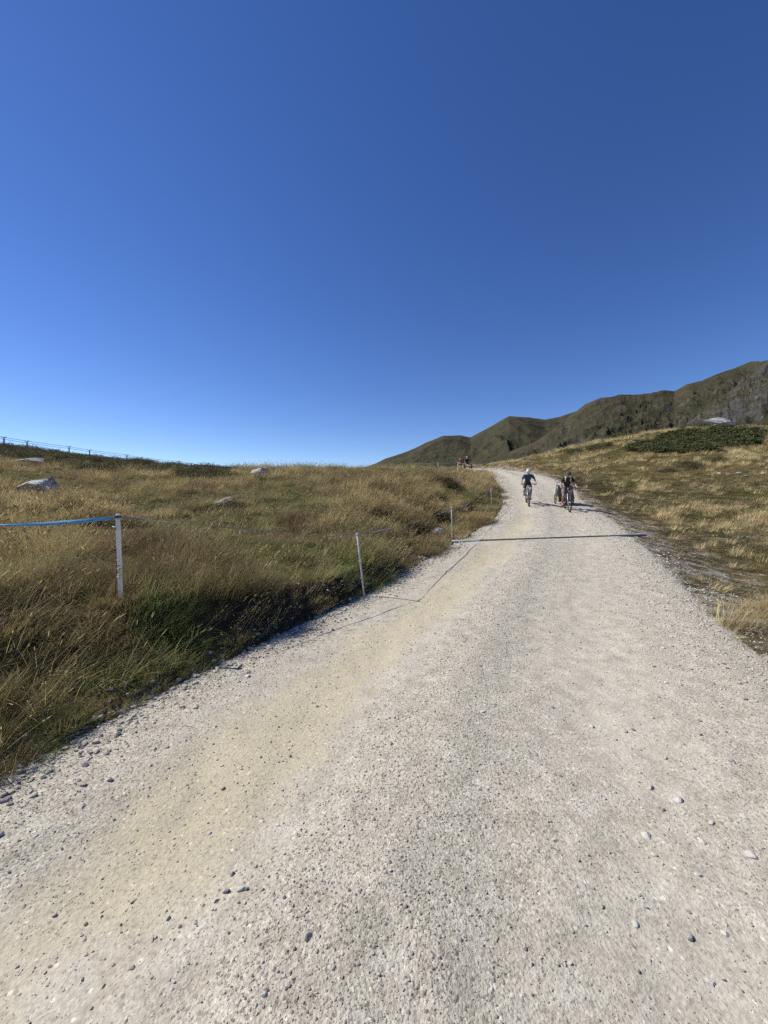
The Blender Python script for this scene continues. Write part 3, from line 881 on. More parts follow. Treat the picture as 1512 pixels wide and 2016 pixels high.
def region(n, r0, r1, a0, a1, p=1.0):
    """random points on the fan between two distances and two bearings (degrees)"""
    r = (r0 ** (2 * p) + RNG.random(n) * (r1 ** (2 * p) - r0 ** (2 * p))) ** (1 / (2 * p))
    a = np.radians(RNG.uniform(a0, a1, n))
    return np.sin(a) * r, np.cos(a) * r

def left_cover(n, r0, r1, near, amin=-60, amax=27):
    x, y = region(n, r0, r1, amin, amax, 0.8)
    d, s = road_dist(x, y)
    clump0 = fbm(x * 1.6, y * 1.6, 2, 233)
    k = (d > 0.04 - 0.9 * np.maximum(0, clump0 - 0.55)) & (s < 0) & (RNG.random(len(x)) < 0.35 + 1.3 * sstep(0.34, 0.58, clump0))
    x, y, d = x[k], y[k], d[k]; cl = clump0[k]
    g = fbm(x * 0.22, y * 0.22, 4, 201); h = fbm(x * 0.6, y * 0.6, 3, 207); q = fbm(x * 1.7, y * 1.7, 2, 215)
    r = np.hypot(x, y)
    bank = sstep(3.2, 0.8, d) * sstep(12, 7, r)                      # greener, shorter growth on the bank
    u = x / y
    tallness = np.clip(0.62 + (g - 0.5) * 1.6 + (h - 0.5) * 1.1 - 0.45 * bank, 0, 1)
    shrubby = sstep(0.52, 0.6, g) * sstep(24, 30, r)
    isT = RNG.random(len(x)) < 0.2 + 0.75 * sstep(0.34, 0.62, tallness)
    tint = lerp(lerp(np.repeat(GOLD[None], len(x), 0), np.repeat(STRAW[None], len(x), 0), sstep(0.40, 0.66, h)), np.repeat(RUSS[None], len(x), 0), 0.8 * sstep(0.50, 0.66, q) + 0.0 * r)
    tint = lerp(tint, np.repeat(OLIVE[None], len(x), 0), 0.55 * sstep(0.54, 0.40, g))
    mott = fbm(x * 0.9, y * 0.9, 3, 229)
    tint = lerp(tint, np.repeat(RUSS[None] * 0.8, len(x), 0), 0.75 * sstep(0.56, 0.66, mott))
    rows = HOR - (ground_z(x, y) - CAMZ) / y * F; pxs = 756 + F * u
    belt = (rows < np.interp(pxs, [0, 100, 200, 300, 400, 445], [910, 912, 926, 937, 945, 945])) & (pxs < 445) & (r > 22)
    gtint = lerp(np.repeat(OLIVE[None], len(x), 0), np.repeat(GREEN[None], len(x), 0), sstep(0.44, 0.68, q) * (0.55 + 0.45 * bank))
    gtint = lerp(gtint, np.repeat(RUSS[None], len(x), 0), 0.85 * sstep(0.52, 0.62, h) * (1 - 0.35 * bank))
    tint = lerp(tint, gtint * 1.15, 0.78 * bank); gtint = gtint * (1 + 0.3 * bank[:, None])
    hf = (0.56 + 0.52 * sstep(0.35, 0.7, g)) * (0.68 + 0.62 * sstep(0.36, 0.66, cl)) * (1 - 0.22 * bank)
    face = (d > 0.05) & (d < 0.42) & (y > 4.2) & (y < 8.6)
    drain = (np.abs((y - 10.9) - (x - 1.93) * 0.17) < 0.35) & (x > 1.4)
    hide = drain | (face & (RNG.random(len(x)) < 0.66)) | (belt & (RNG.random(len(x)) < 0.6))
    isT &= ~(belt & (RNG.random(len(x)) < 0.9))
    a, b = isT & ~hide, ~isT & ~hide
    small = np.where(d < 0.35, 0.6, 1.0) * np.where(np.hypot((x - 8.6) / 2.6, (y - 41) / 3.5) < 1, 0.5, 1.0)
    if near:
        put(x[a], y[a], (0, 3), (hf * small)[a], tint[a]); put(x[b], y[b], (4, 7), small[b] * 0.95, gtint[b])
    else:
        sc = 0.85 + 0.012 * r
        put(x[a], y[a], (8, 11), (hf * small * sc)[a], tint[a]); put(x[b], y[b], (12, 15), (small * sc)[b], gtint[b])
left_cover(9500, 2.0, 8.5, True)
left_cover(11000, 6.5, 15.0, False)
left_cover(11000, 13.0, 27.0, False)
left_cover(10000, 24.0, 48.0, False)
# lone stalks leaning over the bank and the field
x, y = region(800, 2.2, 14, -58, 15, 0.7); d, s = road_dist(x, y); k = (d > 0.15) & (s < 0)
put(x[k], y[k], (16, 18), 0.75, np.repeat(STRAW[None] * 1.5, k.sum(), 0))
x, y = region(2200, 12, 40, -48, 16, 0.9); d, s = road_dist(x, y); k = (d > 0.3) & (s < 0)
put(x[k], y[k], (16, 18), 0.85, np.repeat(STRAW[None], k.sum(), 0))

y = RNG.uniform(4.2, 8.6, 150); x = road_l(y) - RNG.uniform(0.05, 0.5, 150)
put(x, y, (16, 18), 0.5, np.repeat(STRAW[None] * 1.1, 150, 0))

def right_cover(n, r0, r1, near, amin=5, amax=60):
    x, y = region(n, r0, r1, amin, amax, 0.8)
    d, s = road_dist(x, y)
    g = fbm(x * 0.25, y * 0.25, 4, 301); h = fbm(x * 0.7, y * 0.7, 3, 307); q = fbm(x * 1.9, y * 1.9, 2, 315)
    wide = 2.4 + 2.2 * sstep(4, 7, y) * sstep(20, 14, y) - 1.3 * sstep(17, 21, y)
    edge = sstep(0.0, 1.0, (d + (q - 0.5) * 2.4 + (h - 0.5) * 2.0) / wide)
    grit = np.exp(-(((x - 11.6) / 2.4) ** 2 + ((y - 12.2) / 0.8) ** 2))
    k = (s > 0) & (d > -0.1) & (RNG.random(len(x)) < edge * (1 - 0.8 * grit))
    x, y, d, g, h, q = x[k], y[k], d[k], g[k], h[k], q[k]
    r = np.hypot(x, y)
    # tall straw band some way up from the verge, and tufts at the near corner
    band = sstep(0.35, 0.62, h) * np.exp(-((y - 15.2 - 0.15 * (x - 13)) / 1.3) ** 2) * sstep(9.8, 11.5, x)
    corner = np.exp(-(((x - 5.9) / 1.1) ** 2 + ((y - 5.4) / 0.9) ** 2))
    crest = sstep(33, 40, r) * sstep(0.42, 0.6, h)
    tall = np.clip(band * 1.0 + corner * 0.9 + crest * 0.7 + 0.4 * sstep(0.58, 0.7, g) * sstep(3, 6, d), 0, 1)
    isT = RNG.random(len(x)) < tall * 0.8 + 0.03
    tan = np.array([0.32, 0.265, 0.140])
    gtint = lerp(np.repeat(OLIVE[None], len(x), 0), np.repeat(GREEN[None], len(x), 0), 0.8 * sstep(0.48, 0.62, g))
    gtint = lerp(gtint, np.repeat(tan[None], len(x), 0), 0.85 * sstep(0.40, 0.60, h) )
    gtint = lerp(gtint, np.repeat(np.array([[0.19, 0.145, 0.085]]), len(x), 0), 0.5 * sstep(0.55, 0.65, q))
    ttint = lerp(np.repeat(STRAW[None], len(x), 0), np.repeat(RUSS[None] * 1.5, len(x), 0), np.clip(corner, 0, 1) * 0.7 + 0.3 * sstep(0.5, 0.6, q))
    gtint = lerp(gtint, np.repeat(np.array([[0.135, 0.115, 0.070]]), len(x), 0), 0.7 * sstep(4.5, 1.0, d))
    gtint = gtint * 1.05; ttint = ttint * 1.12
    a, b = isT, ~isT
    if near:
        put(x[a], y[a], (0, 3), np.full(a.sum(), 0.85), ttint[a])
        bb = b & (RNG.random(len(x)) < 0.3); cc = b & ~bb
        put(x[bb], y[bb], (4, 7), np.full(bb.sum(), 0.5), gtint[bb]); put(x[cc], y[cc], (19, 21), np.full(cc.sum(), 1.0), gtint[cc])
    else:
        sc = 0.75 + 0.012 * r
        put(x[a], y[a], (8, 11), (0.72 * sc)[a], ttint[a])
        put(x[b], y[b], (12, 15), sc[b], gtint[b], sz=(0.35 + 0.45 * sstep(0.4, 0.7, q) * sstep(1, 4, d))[b])
right_cover(7000, 3.2, 9.5, True, 30)
right_cover(11000, 8.0, 17.0, False, 20)
right_cover(26000, 15.0, 32.0, False)
right_cover(19000, 28.0, 62.0, False, 0)
gp = np.concatenate(gp); gr_ = np.concatenate(gr_); gs = np.concatenate(gs); gi_ = np.concatenate(gi_); gt = np.concatenate(gt)
scatter('meadow_grass', gp, gr_, gs, gi_, gt, TUFTS, 'dry golden and green meadow grass on both sides of the road', None)
print('tufts', len(gp), 'gravel', n)

# ------------------------------------------------------------------ finding the ground seen at a photo position
_DD = np.concatenate([np.linspace(2.0, 20, 181), np.linspace(20.2, 62, 190)])
def onground(px, row):
    x = (px - 756) / F * _DD
    rows = HOR - (ground_z(x, _DD) - CAMZ) / _DD * F
    k = np.argmax(rows <= row)
    if rows[k] > row: k = int(np.argmin(rows))
    return float(x[k]), float(_DD[k])

# ------------------------------------------------------------------ boulders in the meadow
def boulder_material(name, light, dark):
    m, nt, nd, lk, bs = new_mat(name)
    tc = nd.new('ShaderNodeTexCoord')
    n1 = noise(nd, lk, 2.2, 6, 0.65, tc.outputs['Object']); n2 = noise(nd, lk, 11, 5, 0.7, tc.outputs['Object'])
    r = ramp(nd, [(0.34, dark), (0.5, light), (0.75, tuple(min(1, c * 1.25) for c in light))])
    lk.new(n1.outputs[0], r.inputs[0])
    r2 = ramp(nd, [(0.38, (0.45, 0.45, 0.42)), (0.55, (1, 1, 1))]); lk.new(n2.outputs[0], r2.inputs[0])
    lk.new(mixc(nd, lk, 0.8, r.outputs[0], r2.outputs[0], 'MULTIPLY'), bs.inputs['Base Color'])
    bs.inputs['Roughness'].default_value = 0.92
    b = bump(nd, lk, n1.outputs[0], 0.7, 0.08, None); bump(nd, lk, n2.outputs[0], 0.7, 0.03, bs, b)
    return m
M_BOULD = boulder_material('lichen_boulder', (0.50, 0.48, 0.43), (0.17, 0.16, 0.14))
M_BOULDG = boulder_material('mossy_boulder', (0.22, 0.20, 0.16), (0.10, 0.095, 0.06))
def boulder(name, px, row, wpx, hpx, seed, mat, label, cat, depth=0.7, tilt=(0, 0), rz=0.0, group=None, sub=3, slab=False):
    """px,row: bottom centre of the visible stone"""
    x, y = onground(px, row)
    s = wpx / F * y
    h = hpx / F * y
    me_ = stone_mesh(name, seed, sub, 0.95, mat, 0.10)
    co = np.array([v.co for v in me_.vertices]); ext = co.max(0) - co.min(0)
    rc = random.Random(seed * 3 + 1)
    for _ in range(7):
        nv = np.array([rc.gauss(0, 1), rc.gauss(0, 1), abs(rc.gauss(0.2, 0.7))]); nv /= np.linalg.norm(nv)
        kk = co @ nv; lim = kk.max() * rc.uniform(0.45, 0.72)
        co = co - np.maximum(kk - lim, 0)[:, None] * nv[None]
    if slab:
        for nv, q in (((-0.35, -0.55, 0.76), 0.28), ((-0.1, -0.15, 0.98), 0.5), ((0.75, -0.5, 0.4), 0.5)):
            nv = np.array(nv); nv /= np.linalg.norm(nv); kk = co @ nv
            co = co - np.maximum(kk - kk.max() * q, 0)[:, None] * nv[None]
    ext = co.max(0) - co.min(0)
    rgn = fbm(co[:, 0] * 3 + seed, co[:, 1] * 3 + co[:, 2] * 2.3, 3, seed) - 0.5
    co = co * (1 + 0.16 * rgn[:, None])
    for i, v in enumerate(me_.vertices): v.co = co[i]
    H = h * 1.35
    ext = co.max(0) - co.min(0)
    lift_ = (0.20 if px < 700 and mat is M_BOULD else 0.14) if px < 900 else (0.40 if wpx > 30 else 0.06)
    o = link(name, me_, None, (x, y + s * depth * 0.35, gz(x, y) + lift_ - 0.25 * H - co[:, 2].min() * H / ext[2]), (tilt[0], tilt[1], rz))
    o.scale = (s / ext[0], s * depth / ext[1], H / ext[2])
    return tag(o, label, cat, group)
boulder('boulder', 48, 982, 62, 24, 3, M_BOULD, 'white angular boulder with a sloping top in the grass', 'boulder', 0.9, (0, -0.25), 0.0, slab=True)
boulder('boulder', 46, 918, 52, 13, 8, M_BOULD, 'low flat-topped pale boulder just below the dark heath shrubs', 'boulder', 0.9, (0, 0.0), 0.0, slab=True)
boulder('boulder', 509, 942, 34, 15, 13, M_BOULD, 'grey layered boulder alone near the grassy skyline', 'boulder', 0.9, (0, -0.15), 0.0, slab=True)
boulder('boulder', 444, 1002, 52, 14, 21, M_BOULDG, 'mossy flat boulder half hidden by dark scrub in the meadow', 'boulder', 0.9, (0.35, 0.05), 0)
boulder('boulder', 1421, 843, 68, 17, 34, M_BOULD, 'large pale rounded boulder on the right hilltop behind junipers', 'boulder', 0.8, (0.3, 0.12), 0)
boulder('boulder', 1437, 846, 36, 7, 36, M_BOULD, 'flat pale slab of rock under the large hilltop boulder', 'boulder', 0.8, (0, 0), 0)
boulder('rock', 867, 1059, 24, 10, 41, M_BOULD, 'small white rock on the verge beside a fence post', 'rock', 0.8, (0, 0), 0.3, sub=2)
for k, (px, row, w, h, lab) in enumerate([(1394, 938, 7, 4, 'smallest white rock at the left end of the hillside rocks'), (1403, 940, 8, 4, 'tiny white rock next to the leftmost of the hillside rocks'),
        (1415, 937, 11, 7, 'upright pale rock third along the row of hillside rocks'), (1434, 938, 15, 6, 'wide pale rock in the middle of the hillside rocks'),
        (1455, 938, 13, 6, 'grey rock in front of bare earth on the right hillside'), (1470, 940, 15, 5, 'flat pale rock at the foot of the bare earth'), (1502, 937, 9, 5, 'round white rock alone at the right edge of the hillside')]):
    boulder('rock', px, row, w * 0.75, h * 0.6, 50 + k, M_BOULDG if k % 2 else M_BOULD, lab, 'rock', 0.8, (0, 0), k, 'rocks scattered on the right hillside', sub=2)

# ------------------------------------------------------------------ shrubs
def shrub_material(name, cols, trans=0.15):
    m, nt, nd, lk, bs = new_mat(name)
    geo = nd.new('ShaderNodeNewGeometry')
    n = noise(nd, lk, 2.4, 4, 0.65, geo.outputs['Position'])
    r = ramp(nd, [(0.32, cols[0]), (0.52, cols[1]), (0.72, cols[2])]); lk.new(n.outputs[0], r.inputs[0])
    lk.new(r.outputs[0], bs.inputs['Base Color'])
    bs.inputs['Roughness'].default_value = 0.8; bs.inputs['Specular IOR Level'].default_value = 0.15
    tr = nd.new('ShaderNodeBsdfTranslucent'); lk.new(r.outputs[0], tr.inputs[0])
    mx = nd.new('ShaderNodeMixShader'); mx.inputs[0].default_value = trans
    lk.new(bs.outputs[0], mx.inputs[1]); lk.new(tr.outputs[0], mx.inputs[2]); lk.new(mx.outputs[0], nd['Material Output'].inputs[0])
    return m
M_JUN = shrub_material('juniper_needles', ((0.045, 0.053, 0.022), (0.086, 0.096, 0.037), (0.135, 0.132, 0.054)))
M_HEATH = shrub_material('heath_leaves', ((0.060, 0.062, 0.032), (0.115, 0.108, 0.052), (0.190, 0.150, 0.078)), 0.25)
M_HEATHB = shrub_material('brown_heath_leaves', ((0.040, 0.028, 0.018), (0.075, 0.050, 0.028), (0.10, 0.085, 0.035)))
M_TWIG = simple('shrub_twig', (0.07, 0.05, 0.035), 0.9)

def sprays(V, Fc, c, r, n, leaf, rg, up=0.5, out=None):
    """a branch fan: narrow leaf faces fanning from c"""
    for _ in range(n):
        d = Vector((rg.gauss(0, 1), rg.gauss(0, 1), abs(rg.gauss(0, 0.6)) * up + 0.10))
        if out is not None: d += out * 0.8
        d.normalize()
        p = c + Vector((rg.gauss(0, r), rg.gauss(0, r), rg.gauss(0, r * 0.35)))
        L = leaf * rg.uniform(0.6, 1.4); w = L * rg.uniform(0.10, 0.17)
        s = d.cross(Vector((rg.gauss(0, 1), rg.gauss(0, 1), rg.gauss(0, 1)))).normalized() * w
        b = len(V)
        V += [p, p + d * L * 0.5 + s, p + d * L, p + d * L * 0.5 - s]
        Fc.append((b, b + 1, b + 2, b + 3))

def shrub_at(name, pts, h, leaf, per, mat, label, cat, group=None, seed=1, up=0.5, spread=0.2):
    """pts: ground positions of the branch fans"""
    rg = random.Random(seed)
    cx = sum(p[0] for p in pts) / len(pts); cy = sum(p[1] for p in pts) / len(pts)
    root = empty(name, (cx, cy, gz(cx, cy)))
    O = Vector(root.location)
    V, Fc = [], []; tw = MB()
    xs = np.array([p[0] for p in pts]); ys = np.array([p[1] for p in pts]); zs = ground_z(xs, ys)
    for i, p in enumerate(pts):
        e = p[2] if len(p) > 2 else 1.0
        hh = h * e * rg.uniform(0.35, 1.0)
        c = Vector((xs[i], ys[i], zs[i] + hh)) - O
        sprays(V, Fc, c, spread, per, leaf, rg, up)
        if i % 3 == 0:
            f = Vector((xs[i], ys[i], zs[i] - 0.05)) - O
            q = f + Vector((rg.gauss(0, 0.1), rg.gauss(0, 0.1), 0))
            tw.tube([q, (q + c) / 2 + Vector((rg.gauss(0, .05), rg.gauss(0, .05), 0)), c], [0.018, 0.012, 0.006], 4)
    tag(link('foliage', mesh_from('foliage', V, Fc, mat, False), root), kind='stuff')
    tag(tw.build('branches', M_TWIG, root), kind='stuff')
    return tag(root, label, cat, group)

def ell_pts(px, row, wpx, hpx, n, seed, depth=1.0):
    """fan positions of a roundish shrub whose foot is seen at px,row"""
    rg = random.Random(seed)
    x, y = onground(px, row)
    a = wpx / F * y / 2; b = a * depth
    out = []
    while len(out) < n:
        q = rg.uniform(0, 6.283); r = math.sqrt(rg.random())
        out.append((x + math.cos(q) * r * a, y + b * 0.6 + math.sin(q) * r * b, math.sqrt(max(0, 1 - r * r)) * 0.8 + 0.2))
    return out, hpx / F * y

# the broad juniper mat below the hilltop boulder
poly = [(1226, 886), (1240, 872), (1285, 868), (1302, 856), (1345, 849), (1410, 845), (1480, 845), (1498, 852), (1494, 866), (1468, 876), (1430, 881), (1390, 888), (1340, 890), (1290, 889)]
def inside(p, q):
    c = False; j = len(poly) - 1
    for i in range(len(poly)):
        if (poly[i][1] > q) != (poly[j][1] > q) and p < (poly[j][0] - poly[i][0]) * (q - poly[i][1]) / (poly[j][1] - poly[i][1]) + poly[i][0]: c = not c
        j = i
    return c
rg = random.Random(5); pts_ = []
while len(pts_) < 760:
    p, q = rg.uniform(1224, 1500), rg.uniform(844, 891)
    if inside(p, q):
        x, y = onground(p, q + 4)
        if 25 < y < 60: pts_.append((x, y, 0.55 + 0.45 * rg.random()))
shrub_at('juniper_shrub', pts_, 0.45, 0.20, 80, M_JUN, 'broad dark green juniper mat spread over the right hillside', 'shrub', seed=3, up=0.25)
for k, (px, row, w, h, nn, mat, lab) in enumerate([
        (1386, 842, 78, 9, 60, M_JUN, 'low juniper behind the broad mat, against the large hilltop boulder'),
        (1224, 862, 52, 9, 50, M_JUN, 'long low juniper on the hill crest beside the pale dry grass'),
        (1183, 884, 44, 9, 40, M_JUN, 'small juniper below the crest, left of the broad mat'),
        (1125, 893, 32, 8, 30, M_JUN, 'small round juniper nearest the bend of the road'),
        (1367, 925, 48, 12, 50, M_HEATH, 'dark low bush in the middle of the right hillside'),
        (1416, 911, 30, 7, 26, M_HEATH, 'little dark bush just below the broad juniper mat'),
        (1318, 930, 34, 6, 24, M_HEATH, 'small flat bush beside the dark hillside bush'),
        (882, 962, 64, 20, 90, M_HEATHB, 'brown heather clump near the top of the meadow by the road'),
        (870, 1036, 48, 24, 80, M_HEATHB, 'tangled dark brush on the bank behind a white fence post'),
        (444, 1006, 66, 20, 80, M_HEATH, 'dark scrub growing around the mossy flat boulder')]):
    pp, hh = ell_pts(px, row, w, h, nn, 300 + k, 0.8)
    yy = pp[0][1]
    shrub_at('juniper_shrub' if mat is M_JUN else 'heath_shrub', pp, hh * 1.0, 0.065 * yy / 30 + 0.012, 90, mat, lab, 'shrub', seed=400 + k, up=0.4, spread=0.16 * yy / 30 + 0.02)
# dark heath along the left crest
rg = random.Random(9)
for k in range(64):
    px = -25 + 465 * ((k + rg.random()) / 64)
    top = np.interp(px, [0, 100, 200, 300, 400, 440], [872, 886, 899, 911, 922, 926])
    bot = np.interp(px, [0, 100, 200, 300, 400, 440], [908, 910, 924, 935, 943, 943])
    row = top + 6 + (bot - top) * rg.random()
    pp, hh = ell_pts(px, row, rg.uniform(36, 74), rg.uniform(8, 14), rg.randint(44, 62), 500 + k, 0.8)
    shrub_at('heath_shrub', pp, max(0.3, hh), 0.12, 36, M_HEATH, 'dark green heath shrub in the belt along the left skyline', 'shrub', 'heath shrubs along the left crest', 600 + k, 0.6)

# ------------------------------------------------------------------ fence of tape and posts
M_WPOST = simple('white_plastic', (0.74, 0.74, 0.72), 0.5, 0.08, 6)
M_GPOST = simple('weathered_white_plastic', (0.60, 0.61, 0.60), 0.55, 0.12, 6)
M_BLUE = simple('blue_tape', (0.19, 0.56, 0.82), 0.45, 0.25, 40)
M_BLUEG = simple('faded_blue_tape', (0.15, 0.19, 0.28), 0.5, 0.35, 60)
M_WTAPE = simple('white_tape', (0.66, 0.65, 0.62), 0.5, 0.12, 10)
M_BAND = simple('dark_band', (0.04, 0.045, 0.06), 0.6)
M_METAL = simple('grey_steel', (0.30, 0.31, 0.31), 0.45, 0.15, 10, 0.7)

for m_ in (M_WPOST, M_GPOST, M_WTAPE, M_BLUE):          # thin plastic lets some sunlight through
    nd_ = m_.node_tree.nodes; lk_ = m_.node_tree.links; bs_ = nd_['Principled BSDF']
    tr_ = nd_.new('ShaderNodeBsdfTranslucent'); lk_.new(bs_.inputs['Base Color'].links[0].from_socket, tr_.inputs[0])
    mx_ = nd_.new('ShaderNodeMixShader'); mx_.inputs[0].default_value = 0.4
    lk_.new(bs_.outputs[0], mx_.inputs[1]); lk_.new(tr_.outputs[0], mx_.inputs[2]); lk_.new(mx_.outputs[0], nd_['Material Output'].inputs[0])

def square_post(base, top, label):
    root = empty('fence_post', base)
    b = Vector(base); t = Vector(top) - b
    m = MB(); w = 0.0165
    ax = t.normalized(); M = ax.to_track_quat('Z', 'Y').to_matrix()
    L = t.length
    m.v = []
    for z, s in ((-0.15, 1), (L - 0.012, 1), (L, 0.6)):
        for q in ((-1, -1), (-0.8, -1.0), (0.8, -1), (1, -0.8), (1, 0.8), (0.8, 1), (-0.8, 1), (-1, 0.8)):
            m.v.append(M @ Vector((q[0] * w * s, q[1] * w * s, z)))
    for i in range(2):
        for k in range(8): m.f.append((i * 8 + k, i * 8 + (k + 1) % 8, i * 8 + 8 + (k + 1) % 8, i * 8 + 8 + k))
    m.f.append(tuple(16 + k for k in range(8)))
    m.build('shaft', M_WPOST, root, False)
    m = MB(); c = ax * (L - 0.035); m.tube([c - ax * 0.012, c + ax * 0.012], 0.030, 8); m.build('band', M_BAND, root, False)
    m = MB(); c = ax * (L - 0.15); m.tube([c, c + Vector((-0.03, -0.012, 0.006)), c + Vector((-0.055, -0.012, 0.014))], [0.008, 0.009, 0.004], 6); m.build('hook', M_WPOST, root)
    return tag(root, label, 'fence post', 'white posts of the tape fence')

def lug_post(base, top, label, w=0.013, hooks=7, mat=M_GPOST):
    root = empty('fence_post', base)
    t = Vector(top) - Vector(base); ax = t.normalized(); L = t.length
    m = MB(); m.tube([ax * -0.12, ax * 0.05, ax * (L * 0.6), ax * L], [w * 0.8, w, w, w * 0.9], 8); m.build('shaft', mat, root)
    for k in range(hooks):
        c = ax * (L * (0.16 + 0.80 * k / max(1, hooks - 1)))
        s = -1 if k % 2 else 1
        h = MB(); h.tube([c, c + Vector((s * w * 1.9, -0.006, 0.004)), c + Vector((s * w * 2.2, -0.006, 0.026))], [w * 0.55, w * 0.5, w * 0.35], 6); h.build('hook', mat, root)
    h = MB(); c = ax * L; h.ell(c, (w * 1.7, w * 1.7, w * 1.2), 8, 6); h.build('cap', mat, root)
    return tag(root, label, 'fence post', 'white posts of the tape fence')

def at(px, row, d): return Vector(P(px, row, d))
def standing(px, row_top, d, extra=0.0, dx=0.0):
    t = at(px, row_top, d); b = Vector((t.x + dx, t.y, rz(t.x + dx, t.y)))
    return b, t
b1, t1 = standing(231.5, 1011, 4.05, dx=0.012)
square_post(b1, t1, 'thick square white post nearest the camera, holding bright blue tape')
b2, t2 = standing(703, 1052, 6.25, dx=0.115)
lug_post(b2, t2, 'leaning white post with hooks at the foot of the dark bank', 0.014, 7)
b3, t3 = standing(889, 999, 11.4, dx=0.02)
lug_post(b3, t3, 'upright white post beside the end of the drainage channel', 0.014, 6)
b4, t4 = standing(966, 962, 18.0, dx=0.06)
lug_post(b4, t4, 'thin white post in long grass beside the descending cyclists', 0.012, 3)
b5, t5 = standing(971, 936, 29.5, dx=0.03)
lug_post(b5, t5, 'thin short post where the road narrows towards the bend', 0.020, 2)
b6, t6 = standing(949, 918.5, 40.3, dx=0.0)
lug_post(b6, t6, 'small post on the bend at the right end of the upper tape', 0.028, 2, M_WPOST)
b7, t7 = standing(901, 911, 43.0, dx=0.0)
lug_post(b7, t7, 'small white post beside the person in the orange top', 0.030, 2, M_WPOST)
b8, t8 = standing(862, 911.5, 44.0, dx=0.0)
lug_post(b8, t8, 'small white post standing in grass at the left of the upper tape', 0.030, 2, M_WPOST)
b0, t0 = standing(-330, 1030, 4.5); 
square_post(b0, t0, 'square white post beyond the left edge of the picture')

def tape(p0, p1, sag, w, mat, label, th=0.0022, twist=0.0, n=28, strands=1):
    p0 = Vector(p0); p1 = Vector(p1)
    root = empty('fence_tape', p0)
    for s in range(strands):
        m = MB()
        d = (p1 - p0)
        side = Vector((-d.y, d.x, 0)).normalized()
        for i in range(n + 1):
            t = i / n
            c = d * t - Vector((0, 0, sag * 4 * t * (1 - t) * (1 + 0.35 * s) + s * 0.018 * math.sin(t * 9)))
            a = math.sin(t * math.pi) * twist * (1 if s == 0 else -0.7) + 0.25 * math.sin(t * 17 + s)
            up = Vector((0, 0, 1)) * math.cos(a) + side * math.sin(a); nn = side * math.cos(a) - Vector((0, 0, 1)) * math.sin(a)
            for q, e in ((-1, -1), (1, -1), (1, 1), (-1, 1)): m.v.append(c + up * (q * w / 2) + nn * (e * th / 2))
        for i in range(n):
            for k in range(4): m.f.append((i * 4 + k, i * 4 + (k + 1) % 4, i * 4 + 4 + (k + 1) % 4, i * 4 + 4 + k))
        m.f += [(3, 2, 1, 0), (n * 4, n * 4 + 1, n * 4 + 2, n * 4 + 3)]
        m.build('strand', mat, root, False)
    return tag(root, label, 'tape', 'tape spans of the road fence')
dn = Vector((0, 0, -0.035))
tape(t0 + dn, t1 + dn, 0.05, 0.017, M_BLUE, 'bright blue double tape running left from the thick square post', twist=0.5, strands=2)
tape(t1 + dn, t2 + Vector((0, 0, -0.01)), 0.035, 0.011, M_BLUEG, 'long faded blue tape from the square post to the leaning post', twist=2.6)
tape(t2 + Vector((0, 0, -0.01)), t3 + dn, 0.07, 0.016, M_BLUEG, 'faded blue tape rising from the leaning post past the dark brush', twist=2.6)
tape(t3 + dn, t4 + dn, 0.14, 0.015, M_BLUEG, 'tape sagging in front of the long grass below the cyclists', twist=2.0)
tape(t4 + dn, t5 + dn, 0.2, 0.015, M_BLUEG, 'tape along the left road edge beside the upper cyclists', twist=2.0)
tape(t5 + dn, t6 + dn, 0.10, 0.028, M_WTAPE, 'pale tape following the inside of the bend', twist=1.0)
tape(t6 + dn, t7 + dn * 0.5, 0.02, 0.055, M_WTAPE, 'white tape crossing in front of the bench', twist=0.5)
tape(t7 + dn * 0.5, t8 + dn * 0.5, 0.03, 0.050, M_WTAPE, 'white tape between the two small posts left of the bench', twist=0.5)
tape(t8 + dn * 0.5, at(768, 915, 46.5), 0.05, 0.045, M_WTAPE, 'white tape running off over the meadow crest', twist=0.8)

# ------------------------------------------------------------------ bicycles
M_TYRE = simple('tyre_rubber', (0.035, 0.034, 0.033), 0.85, 0.2, 20)
M_RIM = simple('rim_alloy', (0.06, 0.06, 0.065), 0.4, 0.1, 10, 0.5)
M_SPOKE = simple('spoke_steel', (0.35, 0.35, 0.36), 0.35, 0.1, 10, 0.8)
M_BLACK = simple('black_plastic', (0.025, 0.025, 0.027), 0.55, 0.2, 20)
M_FRAMEG = simple('grey_frame_paint', (0.22, 0.22, 0.24), 0.35, 0.1, 5, 0.2)
M_FRAMEB = simple('black_frame_paint', (0.03, 0.032, 0.036), 0.35, 0.1, 5)
M_FORK = simple('fork_grey', (0.42, 0.42, 0.44), 0.35, 0.08, 5, 0.3)

